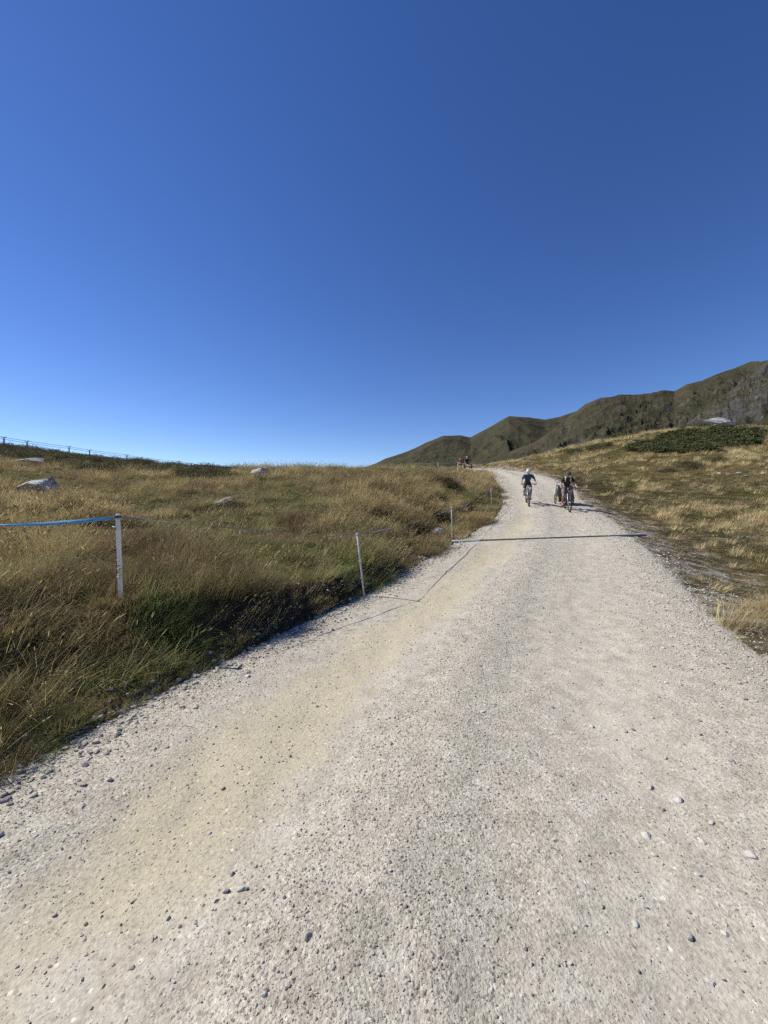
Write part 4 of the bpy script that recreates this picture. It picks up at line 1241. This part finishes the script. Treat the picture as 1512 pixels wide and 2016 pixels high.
def wheel(parent, name, c, r, tw=0.026):
    t = MB(); t.ring(c, (1, 0, 0), r - tw, tw, 40, 10); 
    w = t.build(name, M_TYRE, parent)
    m = MB(); m.ring(c, (1, 0, 0), r - tw * 2.0, 0.011, 40, 8, 1.3); m.build('rim', M_RIM, w)
    m = MB(); C0 = Vector(c)
    for k in range(16):
        a = 2 * math.pi * k / 16; s = 0.028 if k % 2 else -0.028
        m.tube([C0 + Vector((s, 0.02 * math.cos(a), 0.02 * math.sin(a))), C0 + Vector((0, (r - tw * 2) * math.cos(a + 0.12), (r - tw * 2) * math.sin(a + 0.12)))], 0.0014, 4)
    m.build('spokes', M_SPOKE, w)
    m = MB(); m.tube([C0 + Vector((-0.055, 0, 0)), C0 + Vector((-0.03, 0, 0)), C0 + Vector((0.03, 0, 0)), C0 + Vector((0.055, 0, 0))], [0.012, 0.028, 0.028, 0.012], 10); m.build('hub', M_BLACK, w)
    m = MB(); m.ring(C0 + Vector((0.045, 0, 0)), (1, 0, 0), 0.08, 0.006, 24, 4); m.build('brake_disc', M_SPOKE, w)
    return w

RA = Vector((0, -0.52, 0.36)); FA = Vector((0, 0.64, 0.36)); BB = Vector((0, -0.08, 0.33))
SEAT = Vector((0, -0.30, 0.93)); HEADT = Vector((0, 0.34, 0.93)); HEADB = Vector((0, 0.40, 0.78)); BAR = Vector((0, 0.40, 1.04))
def bicycle(loc, rot, label, frame_mat, fork_mat, crank=0.4, ebike=False):
    root = empty('bicycle', loc, rot)
    wheel(root, 'front_wheel', FA, 0.36, 0.028); wheel(root, 'rear_wheel', RA, 0.36, 0.028)
    m = MB()
    ST = BB.lerp(SEAT, 0.78)
    m.tube([HEADT, HEADB], 0.024, 10); m.tube([HEADB, HEADB.lerp(BB, 0.5) + Vector((0, 0.0, -0.01)), BB], [0.026, 0.030, 0.032], 10)
    m.tube([HEADT + Vector((0, -0.005, -0.03)), ST], [0.022, 0.018], 10); m.tube([BB, ST], [0.022, 0.018], 10)
    for s in (-1, 1):
        m.tube([BB + Vector((s * 0.035, -0.03, 0)), BB.lerp(RA, 0.5) + Vector((s * 0.055, 0, 0.0)), RA + Vector((s * 0.065, 0, 0))], [0.014, 0.012, 0.011], 8)
        m.tube([ST + Vector((s * 0.02, 0, -0.03)), ST.lerp(RA, 0.5) + Vector((s * 0.05, 0, 0)), RA + Vector((s * 0.065, 0, 0))], [0.011, 0.010, 0.010], 8)
    m.build('frame', frame_mat, root)
    if ebike:
        m = MB(); m.tube([BB + Vector((-0.06, 0.02, 0.0)), BB + Vector((0.06, 0.02, 0.0))], 0.085, 14); m.build('motor_housing', M_BLACK, root)
        m = MB(); m.tube([HEADB.lerp(BB, 0.2) + Vector((0, .01, -.02)), HEADB.lerp(BB, 0.85) + Vector((0, .01, -.02))], 0.040, 10); m.build('battery', M_BLACK, root)
    m = MB()
    for s in (-1, 1):
        m.tube([HEADB + Vector((s * 0.062, 0.0, -0.02)), HEADB.lerp(FA, 0.55) + Vector((s * 0.064, 0.01, 0)), FA + Vector((s * 0.066, 0, 0))], [0.022, 0.021, 0.018], 10)
    m.tube([HEADB + Vector((-0.075, 0, -0.02)), HEADB + Vector((0.075, 0, -0.02))], 0.026, 10)
    m.build('fork', fork_mat, root)
    m = MB(); m.tube([HEADT, HEADT + Vector((0, -0.015, 0.06)), BAR], [0.02, 0.02, 0.018], 8); m.build('stem', M_BLACK, root)
    m = MB(); m.tube([BAR + Vector((-0.37, -0.05, 0.012)), BAR + Vector((-0.12, -0.01, 0.015)), BAR, BAR + Vector((0.12, -0.01, 0.015)), BAR + Vector((0.37, -0.05, 0.012))], 0.0135, 8)
    h = m.build('handlebar', M_BLACK, root)
    for s in (-1, 1):
        g = MB(); g.tube([BAR + Vector((s * 0.375, -0.051, 0.012)), BAR + Vector((s * 0.25, -0.031, 0.013))], 0.0185, 8); g.build('grip', M_BLACK, h)
        g = MB(); g.tube([BAR + Vector((s * 0.22, -0.02, 0.0)), BAR + Vector((s * 0.24, 0.04, -0.02)), BAR + Vector((s * 0.33, 0.03, -0.03))], [0.009, 0.008, 0.006], 6); g.build('brake_lever', M_BLACK, h)
    m = MB(); m.tube([ST, SEAT], 0.0145, 8); m.build('seatpost', M_BLACK, root)
    m = MB(); m.tube([SEAT + Vector((0, -0.13, 0.02)), SEAT + Vector((0, -0.06, 0.03)), SEAT + Vector((0, 0.05, 0.025)), SEAT + Vector((0, 0.15, 0.015))], [0.055, 0.072, 0.036, 0.018], 12, flat=0.42); m.build('saddle', M_BLACK, root)
    m = MB(); m.ring(BB + Vector((-0.055, 0, 0)), (1, 0, 0), 0.075, 0.008, 28, 6); m.tube([BB + Vector((-0.06, 0, 0)), BB + Vector((0.06, 0, 0))], 0.022, 10); m.build('chainring', M_SPOKE, root)
    for s, a in ((1, crank), (-1, crank + math.pi)):
        e = BB + Vector((s * 0.075, math.cos(a) * 0.17, math.sin(a) * 0.17))
        m = MB(); m.tube([BB + Vector((s * 0.065, 0, 0)), e], [0.016, 0.013], 8); cr = m.build('crank', M_BLACK, root)
        m = MB(); m.box((-0.045, -0.045, -0.012), (0.045, 0.045, 0.012), Matrix.Translation(e + Vector((s * 0.06, 0, 0)))); m.build('pedal', M_BLACK, cr, False)
    m = MB()
    for z in (1, -1):
        m.tube([BB + Vector((-0.055, 0, z * 0.075)), RA + Vector((-0.055, 0, z * 0.045))], 0.004, 5)
    m.build('chain', M_SPOKE, root)
    return tag(root, label, 'bicycle')

# ------------------------------------------------------------------ people
def V3(*a): return Vector(a)
def person(loc, rot, label, J, skin, garments, extras=None, scale=1.0, hand_curl=(0, 0, -1)):
    """J: joints in local space (x lateral, y forward, z up); garments: list of (name, kind, material)"""
    root = empty('person', loc, rot); root.scale = (scale,) * 3
    f = (J['head'] - J['neck']).normalized()
    look = J['look'].normalized()
    lat = look.cross(f).normalized()
    V, E, Rr = [], [], []
    def add(p, r, par=None):
        V.append(Vector(p)); Rr.append(r); k = len(V) - 1
        if par is not None: E.append((par, k))
        return k
    pel = add(J['pelvis'], 0.095); sp = add(J['pelvis'].lerp(J['chest'], 0.5), 0.085, pel); ch = add(J['chest'], 0.095, sp)
    nb = add(J['neck'], 0.060, ch); jw = add(J['neck'].lerp(J['head'], 0.55) + look * 0.012, 0.066, nb)
    hd = add(J['head'], (0.080, 0.093), jw); tp = add(J['head'] + f * 0.075, (0.066, 0.078), hd)
    add(J['head'] + look * 0.118 - f * 0.02, 0.013, hd)
    for s in (-1, 1): add(J['head'] + lat * s * 0.092 - f * 0.012, 0.014, hd)
    for s in (0, 1):
        sh = add(J['shoulder'][s], 0.046, ch); um = add(J['shoulder'][s].lerp(J['elbow'][s], 0.5), 0.042, sh); el = add(J['elbow'][s], 0.040, um)
        fm = add(J['elbow'][s].lerp(J['wrist'][s], 0.35), 0.041, el); wr = add(J['wrist'][s], 0.027, fm)
        pd = J['hand'][s].normalized(); cu = Vector(J.get('curl', [hand_curl, hand_curl])[s]).normalized(); wd = pd.cross(cu).normalized()
        pm = add(J['wrist'][s] + pd * 0.055, (0.034, 0.020), wr)
        kn = add(J['wrist'][s] + pd * 0.085, (0.036, 0.017), pm)
        for q, L in ((-0.030, 0.058), (-0.010, 0.072), (0.011, 0.068), (0.030, 0.054)):
            a = add(J['wrist'][s] + pd * 0.105 + wd * q, 0.0095, kn); b = add(V[a] + pd * L * 0.35 + cu * L * 0.25, 0.0088, a); add(V[b] + cu * L * 0.5 - pd * L * 0.12, 0.0078, b)
        a = add(J['wrist'][s] + pd * 0.045 + wd * 0.045, 0.0105, pm); add(V[a] + pd * 0.035 + cu * 0.03 + wd * 0.01, 0.009, a)
        hp = add(J['hip'][s], 0.072, pel); tm = add(J['hip'][s].lerp(J['knee'][s], 0.5), 0.070, hp); kn = add(J['knee'][s], 0.056, tm)
        cf = add(J['knee'][s].lerp(J['ankle'][s], 0.33) - J['legback'][s] * 0.012, 0.057, kn); an = add(J['ankle'][s], 0.036, cf)
        add(J['ankle'][s] + J['toe'][s] * 0.12 - Vector((0, 0, 0.045)), (0.040, 0.028), an)
    body = skin_mesh('body', V, E, Rr, skin, root, 0, 2)
    for nm, kind, mat in garments:
        V, E, Rr = [], [], []
        if kind in ('tee', 'long'):
            pel = add(J['pelvis'] + (J['chest'] - J['pelvis']).normalized() * 0.02, 0.135); sp = add(J['pelvis'].lerp(J['chest'], 0.5), 0.130, pel); ch = add(J['chest'], 0.150, sp)
            add(J['chest'].lerp(J['neck'], 0.75), 0.078, ch)
            for s in (0, 1):
                sh = add(J['shoulder'][s], 0.078, ch); um = add(J['shoulder'][s].lerp(J['elbow'][s], 0.5), 0.064, sh)
                if kind == 'long': el = add(J['elbow'][s], 0.055, um); add(J['elbow'][s].lerp(J['wrist'][s], 0.85), 0.042, el)
                else: add(J['shoulder'][s].lerp(J['elbow'][s], 0.72), 0.060, um)
            skin_mesh(nm, V, E, Rr, mat, root, 0, 2)
        elif kind in ('shorts', 'tights'):
            up_ = (J['chest'] - J['pelvis']).normalized(); pel = add(J['pelvis'] - up_ * 0.02, 0.128); add(J['pelvis'] + up_ * 0.10, 0.126, pel)
            w = 1.0 if kind == 'tights' else 1.16
            for s in (0, 1):
                hp = add(J['hip'][s], 0.098 * w, pel); tm = add(J['hip'][s].lerp(J['knee'][s], 0.5), 0.086 * w, hp); add(J['hip'][s].lerp(J['knee'][s], 0.86), 0.074 * w * w, tm)
            skin_mesh(nm, V, E, Rr, mat, root, 0, 2)
        elif kind == 'shoes':
            for s in (0, 1):
                V, E, Rr = [], [], []
                a = add(J['ankle'][s] + Vector((0, 0, -0.03)) - J['toe'][s] * 0.03, 0.046); b = add(J['ankle'][s] + J['toe'][s] * 0.06 - Vector((0, 0, 0.05)), (0.046, 0.042), a); add(J['ankle'][s] + J['toe'][s] * 0.17 - Vector((0, 0, 0.058)), (0.042, 0.032), b)
                skin_mesh('shoe', V, E, Rr, mat, root, 0, 1)
        elif kind == 'socks':
            for s in (0, 1):
                V, E, Rr = [], [], []
                a = add(J['ankle'][s] - Vector((0, 0, 0.01)), 0.041); b = add(J['ankle'][s].lerp(J['knee'][s], 0.28), 0.047, a)
                skin_mesh('sock', V, E, Rr, mat, root, 0, 1)
    Mh = Matrix((lat, look - f * look.dot(f), f)).transposed()
    Mh = Matrix((lat, (look - f * look.dot(f)).normalized(), f)).transposed()
    Hc = J['head']
    for nm, mat in (extras or []):
        m = MB()
        if nm == 'helmet':
            m.ell(Hc + Mh @ V3(0, -0.008, 0.035), (0.108, 0.138, 0.115), 18, 9, -0.08, 1.0, Mh)
            h = m.build('helmet', mat, root)
            for q in (-0.062, -0.022, 0.022, 0.062):
                v = MB(); a = []
                for k in range(9):
                    w = math.radians(20 + 16 * k)
                    a.append(Hc + Mh @ V3(q, -0.008 + 0.137 * math.cos(w) * math.sqrt(1 - (q / 0.108) ** 2), 0.036 + 0.115 * math.sin(w) * math.sqrt(1 - (q / 0.108) ** 2)))
                v.tube(a, [0.004] + [0.0095] * 7 + [0.004], 6); v.build('vent', M_BLACK, h)
        elif nm == 'cap':
            m.ell(Hc + Mh @ V3(0, -0.005, 0.040), (0.098, 0.116, 0.092), 16, 7, 0.0, 1.0, Mh)
            h = m.build('cap', mat, root)
            v = MB(); v.ell(Hc + Mh @ V3(0, 0.115, 0.044), (0.075, 0.075, 0.010), 14, 4, -1, 1, Mh); v.build('brim', mat, h)
        elif nm == 'hair':
            m.ell(Hc + Mh @ V3(0, -0.030, 0.040), (0.096, 0.112, 0.102), 16, 8, -0.75, 1.0, Mh); m.build('hair', mat, root)
        elif nm == 'sunglasses':
            for s in (-1, 1): m.ell(Hc + Mh @ V3(s * 0.036, 0.092, 0.012), (0.033, 0.016, 0.024), 10, 6, -1, 1, Mh)
            m.tube([Hc + Mh @ V3(-0.085, 0.0, 0.015), Hc + Mh @ V3(-0.074, 0.07, 0.018), Hc + Mh @ V3(0, 0.104, 0.018), Hc + Mh @ V3(0.074, 0.07, 0.018), Hc + Mh @ V3(0.085, 0.0, 0.015)], 0.005, 5)
            m.build('sunglasses', mat, root)
        elif nm == 'eyes':
            for s in (-1, 1):
                m = MB(); m.ell(Hc + Mh @ V3(s * 0.033, 0.086, 0.008), (0.014, 0.009, 0.010), 8, 6, -1, 1, Mh); m.build('eye', mat, root)
            m = MB(); m.tube([Hc + Mh @ V3(-0.022, 0.082, -0.060), Hc + Mh @ V3(0, 0.090, -0.061), Hc + Mh @ V3(0.022, 0.082, -0.060)], 0.005, 5); m.build('mouth', M_LIP, root)
        elif nm == 'backpack_straps':
            for s in (0, 1):
                m = MB(); a = J['shoulder'][s].lerp(J['neck'], 0.45); cf = (J['chest'] - J['pelvis']).normalized(); fw = J['front'].normalized()
                m.tube([a - fw * 0.10 + cf * 0.0, a + cf * 0.062, a + fw * 0.075 + cf * 0.02, J['chest'].lerp(J['shoulder'][s], 0.6) + fw * 0.135 - cf * 0.05], 0.024, 6, flat=0.45); m.build('shoulder_strap', mat, root)
    return tag(root, label, 'person')

M_SKIN = simple('medium_skin', (0.34, 0.19, 0.125), 0.55, 0.08, 12)  # one even skin colour for both cyclists and the seated person
M_SKIN2 = simple('tanned_skin', (0.42, 0.22, 0.13), 0.55, 0.08, 12)
M_LIP = simple('lip_tone', (0.30, 0.11, 0.09), 0.6)
M_EYE = simple('eye_dark', (0.03, 0.025, 0.02), 0.3)
M_NAVY = simple('blue_jersey', (0.016, 0.055, 0.105), 0.75, 0.15, 10)
M_BSHORT = simple('black_shorts', (0.014, 0.015, 0.02), 0.8, 0.2, 10)
M_OLIVET = simple('dark_green_shirt', (0.013, 0.015, 0.012), 0.85, 0.2, 10)
M_BEIGE = simple('taupe_shorts', (0.17, 0.145, 0.13), 0.85, 0.1, 10)
M_WHITE = simple('white_shell', (0.74, 0.74, 0.74), 0.35, 0.05, 10)
M_RED = simple('coral_shoe', (0.62, 0.10, 0.09), 0.7, 0.15, 20)
M_SHOE = simple('dark_shoe', (0.05, 0.05, 0.055), 0.7, 0.2, 20)
M_CAP = simple('dark_cap', (0.05, 0.04, 0.042), 0.85, 0.2, 20)
M_STRAP = simple('cream_strap', (0.62, 0.58, 0.46), 0.8, 0.1, 20)
M_ORANGE = simple('orange_top', (0.50, 0.17, 0.05), 0.85, 0.12, 10)
M_HAIRD = simple('dark_hair', (0.018, 0.014, 0.010), 0.6, 0.3, 40)
M_HAIRG = simple('fair_hair', (0.40, 0.33, 0.23), 0.6, 0.2, 40)
M_GLASS = simple('dark_lens', (0.012, 0.012, 0.014), 0.15, 0.1, 5)
M_DENIM = simple('dark_navy_cloth', (0.02, 0.022, 0.035), 0.85, 0.2, 10)

def frame_rot(heading, slope):
    f = Vector((heading[0], heading[1], -slope)).normalized()
    right = f.cross(Vector((0, 0, 1))).normalized(); up = right.cross(f)
    return Matrix((right, f, up)).transposed().to_euler()

def rider_joints(crank, lean=0.0):
    J = {}
    J['pelvis'] = V3(0, -0.28, 1.03); J['chest'] = V3(0, 0.02 + lean, 1.36); J['neck'] = V3(0, 0.10 + lean, 1.50); J['head'] = V3(0, 0.18 + lean, 1.625)
    J['look'] = V3(0, 1, -0.12); J['front'] = V3(0, 0.8, -0.5)
    J['shoulder'] = [V3(0.185, 0.06 + lean, 1.42), V3(-0.185, 0.06 + lean, 1.42)]
    J['elbow'] = [V3(0.31, 0.15 + lean * 0.5, 1.20), V3(-0.31, 0.15 + lean * 0.5, 1.20)]
    J['wrist'] = [V3(0.315, 0.30, 1.085), V3(-0.315, 0.30, 1.085)]
    J['hand'] = [V3(0, 1, -0.12), V3(0, 1, -0.12)]; J['curl'] = [V3(0, 0.15, -1), V3(0, 0.15, -1)]
    J['hip'] = [V3(0.095, -0.25, 0.99), V3(-0.095, -0.25, 0.99)]
    J['knee'], J['ankle'], J['toe'], J['legback'] = [], [], [], []
    for s, a in ((1, crank), (-1, crank + math.pi)):
        ped = BB + V3(s * 0.135, math.cos(a) * 0.17, math.sin(a) * 0.17)
        ank = ped + V3(0, -0.09, 0.115)
        hip = J['hip'][0 if s > 0 else 1]
        d = ank - hip; L1, L2 = 0.44, 0.43; L = min(d.length, L1 + L2 - 0.01)
        c = (L1 * L1 + L * L - L2 * L2) / (2 * L1 * L); c = max(-1, min(1, c))
        dn_ = d.normalized(); fw = (V3(s * 0.12, 1, 0.2) - dn_ * V3(s * 0.12, 1, 0.2).dot(dn_)).normalized()
        J['knee'].append(hip + dn_ * L1 * c + fw * L1 * math.sqrt(1 - c * c)); J['ankle'].append(ank); J['toe'].append(V3(0, 0.98, -0.1)); J['legback'].append(fw)
    return J

HEAD = Vector((-0.25, -0.97)).normalized()
def ride(px, row, d):
    x = (px - 756) / F * d; y = d
    return x, y
def bike_place(fx, fy):
    """put the front wheel's contact point at fx,fy"""
    ox, oy = fx - HEAD.x * 0.64, fy - HEAD.y * 0.64
    z1 = float(road_surface(np.array([fx]), np.array([fy]))[0]); rx_, ry_ = ox + HEAD.x * -0.52, oy + HEAD.y * -0.52
    z2 = float(road_surface(np.array([rx_]), np.array([ry_]))[0])
    slope = (z2 - z1) / 1.16
    return (ox, oy, z1 + slope * 0.64), frame_rot((HEAD.x, HEAD.y), slope)
x1, y1 = ride(1041, 998, 18.4)
loc, rot = bike_place(x1, y1)
bicycle(loc, rot, 'grey mountain bike ridden downhill by the person in the blue jersey', M_FRAMEG, M_FORK, 2.6)
person(loc, rot, 'cyclist in blue jersey, black shorts and white helmet riding downhill', rider_joints(2.6), M_SKIN,
       [('jersey', 'tee', M_NAVY), ('shorts', 'tights', M_BSHORT), ('shoe', 'shoes', M_SHOE), ('sock', 'socks', M_SHOE)], [('helmet', M_WHITE), ('eyes', M_EYE)])
x2, y2 = ride(1121, 1001.5, 16.9)
loc2, rot2 = bike_place(x2, y2)
bicycle(loc2, rot2, 'black electric mountain bike towing a child trailer', M_FRAMEB, M_FORK, 4.5, True)
person(loc2, rot2, 'cyclist in dark shirt, cap and sunglasses with beige shorts and red shoes', rider_joints(4.5, -0.05), M_SKIN,
       [('shirt', 'tee', M_OLIVET), ('shorts', 'shorts', M_BEIGE), ('shoe', 'shoes', M_RED), ('sock', 'socks', M_SHOE)], [('cap', M_CAP), ('sunglasses', M_GLASS), ('backpack_straps', M_STRAP)])

# child trailer behind the second bicycle
def trailer():
    M_YEL = simple('lime_fabric', (0.28, 0.29, 0.14), 0.8, 0.1, 12); M_MESH = simple('dark_window_mesh', (0.02, 0.02, 0.022), 0.6, 0.2, 20); M_TUB = simple('dark_red_fabric', (0.10, 0.022, 0.02), 0.85, 0.2, 12)
    M_TUBB = simple('black_fabric', (0.025, 0.025, 0.028), 0.85, 0.2, 12)
    c = Vector((x2, y2)) - HEAD * (0.64 + 0.52 + 1.02) + Vector((0.20, 0.0))
    z = float(road_surface(np.array([c.x]), np.array([c.y]))[0])
    root = empty('bicycle_trailer', (c.x, c.y, z), frame_rot((HEAD.x, HEAD.y), 0.15))
    prof = [(0.40, 0.17), (0.46, 0.36), (0.16, 0.86), (-0.22, 0.90), (-0.44, 0.40), (-0.40, 0.18)]
    def extr(pr, x0, x1, name, mat, par=root):
        m = MB(); n = len(pr)
        for x in (x0, x1):
            for y, z in pr: m.v.append(V3(x, y, z))
        for k in range(n): m.f.append((k, (k + 1) % n, n + (k + 1) % n, n + k))
        m.f += [tuple(reversed(range(n))), tuple(range(n, 2 * n))]
        return m.build(name, mat, par, False)
    extr([(0.38, 0.17), (0.44, 0.36), (-0.42, 0.40), (-0.40, 0.18)], -0.30, 0.30, 'tub', M_TUB)
    for s in (-1, 1):
        p = extr(prof, s * 0.305, s * 0.330, 'side_panel', M_YEL)
        extr([(0.30, 0.42), (0.12, 0.76), (-0.16, 0.80), (-0.30, 0.46)], s * 0.331, s * 0.335, 'window', M_MESH, p)
        wheel(root, 'wheel', V3(s * 0.40, -0.05, 0.255), 0.255, 0.022)
    extr([(0.16, 0.86), (-0.22, 0.90), (-0.22, 0.915), (0.17, 0.88)], -0.33, 0.33, 'roof_panel', M_TUBB)
    extr([(-0.22, 0.90), (-0.44, 0.40), (-0.455, 0.40), (-0.235, 0.91)], -0.304, 0.304, 'rear_panel', M_TUBB)
    extr([(0.455, 0.36), (0.155, 0.86), (0.165, 0.87), (0.470, 0.365)], -0.304, 0.304, 'front_window', M_MESH)
    m = MB()
    for s in (-1, 1): m.tube([V3(s * 0.335, 0.46, 0.36), V3(s * 0.335, 0.16, 0.875), V3(s * 0.335, -0.22, 0.915), V3(s * 0.335, -0.44, 0.40)], 0.014, 8)
    m.tube([V3(-0.335, 0.16, 0.885), V3(0.335, 0.16, 0.885)], 0.014, 8)
    m.build('frame', M_BLACK, root)
    m = MB(); m.tube([V3(0.20, 0.38, 0.22), V3(0.20, 0.75, 0.26), V3(0.08, 1.00, 0.33)], 0.016, 8); m.build('hitch_arm', M_BLACK, root)
    m = MB(); m.tube([V3(-0.30, -0.22, 0.90), V3(-0.30, -0.40, 1.02), V3(0.30, -0.40, 1.02), V3(0.30, -0.22, 0.90)], 0.015, 8); m.build('push_bar', M_BLACK, root)
    m = MB(); m.tube([V3(-0.46, -0.05, 0.255), V3(0.46, -0.05, 0.255)], 0.012, 8); m.build('axle', M_BLACK, root)
    tag(root, 'lime and black child trailer with dark red tub behind the second bicycle', 'trailer')
trailer()

# ------------------------------------------------------------------ bench and the two people on the crest
def bench():
    wood = simple('dark_bench_wood', (0.075, 0.055, 0.04), 0.85, 0.25, 6)
    xb, yb = (920.5 - 756) / F * 44.6, 44.6
    z = rz(xb, yb)
    root = empty('bench', (xb, yb, z))
    for k in range(3):
        m = MB(); m.box((-0.48, -0.19 + k * 0.13, 0.46), (0.48, -0.07 + k * 0.13, 0.50)); m.build('plank', wood, root, False)
    for sx in (-1, 1):
        for sy in (-1, 1):
            m = MB(); m.box((sx * 0.40 - 0.035, sy * 0.13 - 0.03, -0.05), (sx * 0.40 + 0.035, sy * 0.13 + 0.03, 0.458)); m.build('leg', wood, root, False)
    m = MB(); m.box((-0.36, -0.02, 0.20), (0.36, 0.02, 0.26)); m.build('stretcher', wood, root, False)
    tag(root, 'dark wooden backless bench at the top of the road', 'bench')
    return xb, yb, z
xb, yb, zb = bench()
J = {'pelvis': V3(0, -0.02, 0.60), 'chest': V3(0, 0.0, 0.98), 'neck': V3(0, 0.02, 1.14), 'head': V3(0, 0.05, 1.28), 'look': V3(-0.3, 1, 0), 'front': V3(0, 1, 0),
     'shoulder': [V3(0.19, 0.0, 1.06), V3(-0.19, 0.0, 1.06)], 'elbow': [V3(0.27, -0.02, 0.80), V3(-0.29, -0.06, 0.80)], 'wrist': [V3(0.22, 0.16, 0.66), V3(-0.26, -0.08, 0.585)],
     'hand': [V3(-0.3, 1, -0.2), V3(0, 0.5, -0.6)], 'curl': [V3(0, 0.2, -1), V3(0, 0.6, -0.8)], 'hip': [V3(0.10, 0.02, 0.60), V3(-0.10, 0.02, 0.60)], 'knee': [V3(0.24, 0.42, 0.58), V3(-0.14, 0.44, 0.56)],
     'ankle': [V3(0.36, 0.30, 0.10), V3(-0.12, 0.42, 0.10)], 'toe': [V3(0.3, 0.95, 0), V3(0, 1, 0)], 'legback': [V3(0, 1, 0), V3(0, 1, 0)]}
person((xb - 0.10, yb, zb), (0, 0, 0), 'person with fair hair in black shirt sitting on the bench', J, M_SKIN, [('shirt', 'tee', M_BSHORT), ('shorts', 'shorts', M_DENIM), ('shoe', 'shoes', M_SHOE)], [('hair', M_HAIRG), ('eyes', M_EYE)])
J = {'pelvis': V3(0, 0, 0.86), 'chest': V3(0, 0.03, 1.20), 'neck': V3(0, 0.06, 1.36), 'head': V3(0.02, 0.09, 1.50), 'look': V3(0.5, 1, 0), 'front': V3(0, 1, 0),
     'shoulder': [V3(0.165, 0.03, 1.29), V3(-0.165, 0.03, 1.29)], 'elbow': [V3(0.22, 0.0, 1.03), V3(-0.23, 0.0, 1.03)], 'wrist': [V3(0.21, 0.10, 0.82), V3(-0.20, 0.12, 0.84)],
     'hand': [V3(0, 0.2, -1), V3(0, 0.2, -1)], 'curl': [V3(-0.6, 0.5, -0.2), V3(0.6, 0.5, -0.2)], 'hip': [V3(0.09, 0, 0.82), V3(-0.09, 0, 0.82)], 'knee': [V3(0.11, 0.10, 0.46), V3(-0.10, -0.02, 0.46)],
     'ankle': [V3(0.11, 0.02, 0.09), V3(-0.10, -0.12, 0.09)], 'toe': [V3(0, 1, 0), V3(0, 1, 0)], 'legback': [V3(0, 1, 0), V3(0, 1, 0)]}
xp, yp = (906.5 - 756) / F * 45.2, 45.2
person((xp, yp, rz(xp, yp)), (0, 0, 0), 'person with dark hair in orange top standing left of the bench', J, M_SKIN2, [('top', 'tee', M_ORANGE), ('shorts', 'shorts', M_DENIM), ('shoe', 'shoes', M_SHOE)], [('hair', M_HAIRD), ('eyes', M_EYE)], scale=0.86)

# ------------------------------------------------------------------ ski-lift pylons behind the left crest
M_LIFT = simple('lift_steel', (0.10, 0.11, 0.13), 0.6, 0.1, 2)
M_CABLE = simple('lift_cable', (0.09, 0.10, 0.12), 0.6, 0.1, 2)
lift = [(-60, 850, 112), (12, 861.5, 122), (57, 869, 131), (139, 880, 143), (179, 886.5, 153), (252, 896, 165), (280, 901, 174), (354, 909, 186), (378, 912.5, 194), (430, 921, 206)]
ends = []
ords = ['first', 'second', 'third', 'fourth', 'fifth', 'sixth', 'seventh', 'eighth']
for k, (px, row, d) in enumerate(lift):
    t = at(px, row, d); g = gz(t.x, t.y)
    ends.append((t + Vector((-0.55, 0, 0.10)), t + Vector((0.55, 0, 0.10)), t))
    if k in (0, 9): continue
    root = empty('lift_pylon', (t.x, t.y, g))
    h = t.z - g
    m = MB(); m.tube([V3(0, 0, -0.5), V3(0, 0, h * 0.6), V3(0, 0, h)], [0.30, 0.24, 0.19], 10); m.build('mast', M_LIFT, root)
    m = MB(); m.tube([V3(-0.75, 0, h), V3(0.75, 0, h)], 0.11, 8); ca = m.build('crossarm', M_LIFT, root)
    for s in (-1, 1):
        m = MB(); m.ring(V3(s * 0.6, 0, h), (1, 0, 0), 0.16, 0.04, 14, 6); m.build('sheave', M_LIFT, ca)
    tag(root, '%s steel ski-lift pylon from the left edge on the skyline' % ords[k - 1], 'pylon', 'ski-lift pylons on the left skyline')
for s, dz in ((0, 0.0), (1, -0.8)):
    m = MB(); path = []
    for k in range(len(ends) - 1):
        for q in range(6):
            p = ends[k][s].lerp(ends[k + 1][s], q / 6); path.append(p + Vector((0, 0, dz - 0.06 * 4 * (q / 6) * (1 - q / 6))))
    m.tube(path, 0.065, 6)
    o = m.build('lift_cable', M_CABLE, None)
    tag(o, 'upper cable of the ski lift along the left skyline' if s == 0 else 'lower cable of the ski lift along the left skyline', 'cable', 'ski-lift cables')

# ------------------------------------------------------------------ small leafy plant by the square post
def leafy_plant(px, row, d, hgt, label, seed):
    x, y = (px - 756) / F * d, d
    stem = simple('reddish_stem', (0.16, 0.07, 0.04), 0.7); leafm = simple('yellow_green_leaf', (0.26, 0.26, 0.06), 0.6, 0.25, 20)
    z = gz(x, y); rg = random.Random(seed)
    root = empty('leafy_plant', (x, y, z))
    m = MB(); tip = V3(0.03, 0, hgt); m.tube([V3(0, 0, -0.05), V3(0.02, 0, hgt * 0.5), tip], [0.006, 0.005, 0.003], 6); m.build('stem', stem, root)
    for k in range(11):
        a = rg.uniform(0, 6.28); zz = hgt * (0.55 + 0.45 * k / 10); L = rg.uniform(0.07, 0.13)
        p = V3(0.02, 0, zz); dr = V3(math.cos(a), math.sin(a), rg.uniform(0.0, 0.6)).normalized(); sd = dr.cross(V3(0, 0, 1)).normalized() * L * 0.13; up = sd.cross(dr).normalized() * 0.004
        mm = MB()
        mm.v = [p, p + dr * L * 0.4 + sd + up, p + dr * L - V3(0, 0, L * 0.2), p + dr * L * 0.4 - sd + up, p + dr * L * 0.4 - up * 2]
        mm.f = [(0, 1, 4), (1, 2, 4), (2, 3, 4), (3, 0, 4), (0, 3, 2, 1)]
        mm.build('leaf', leafm, root, False)
    tag(root, label, 'plant')
leafy_plant(221, 1120, 4.0, 0.50, 'small reddish-stemmed plant with yellow-green leaves beside the square post', 4)
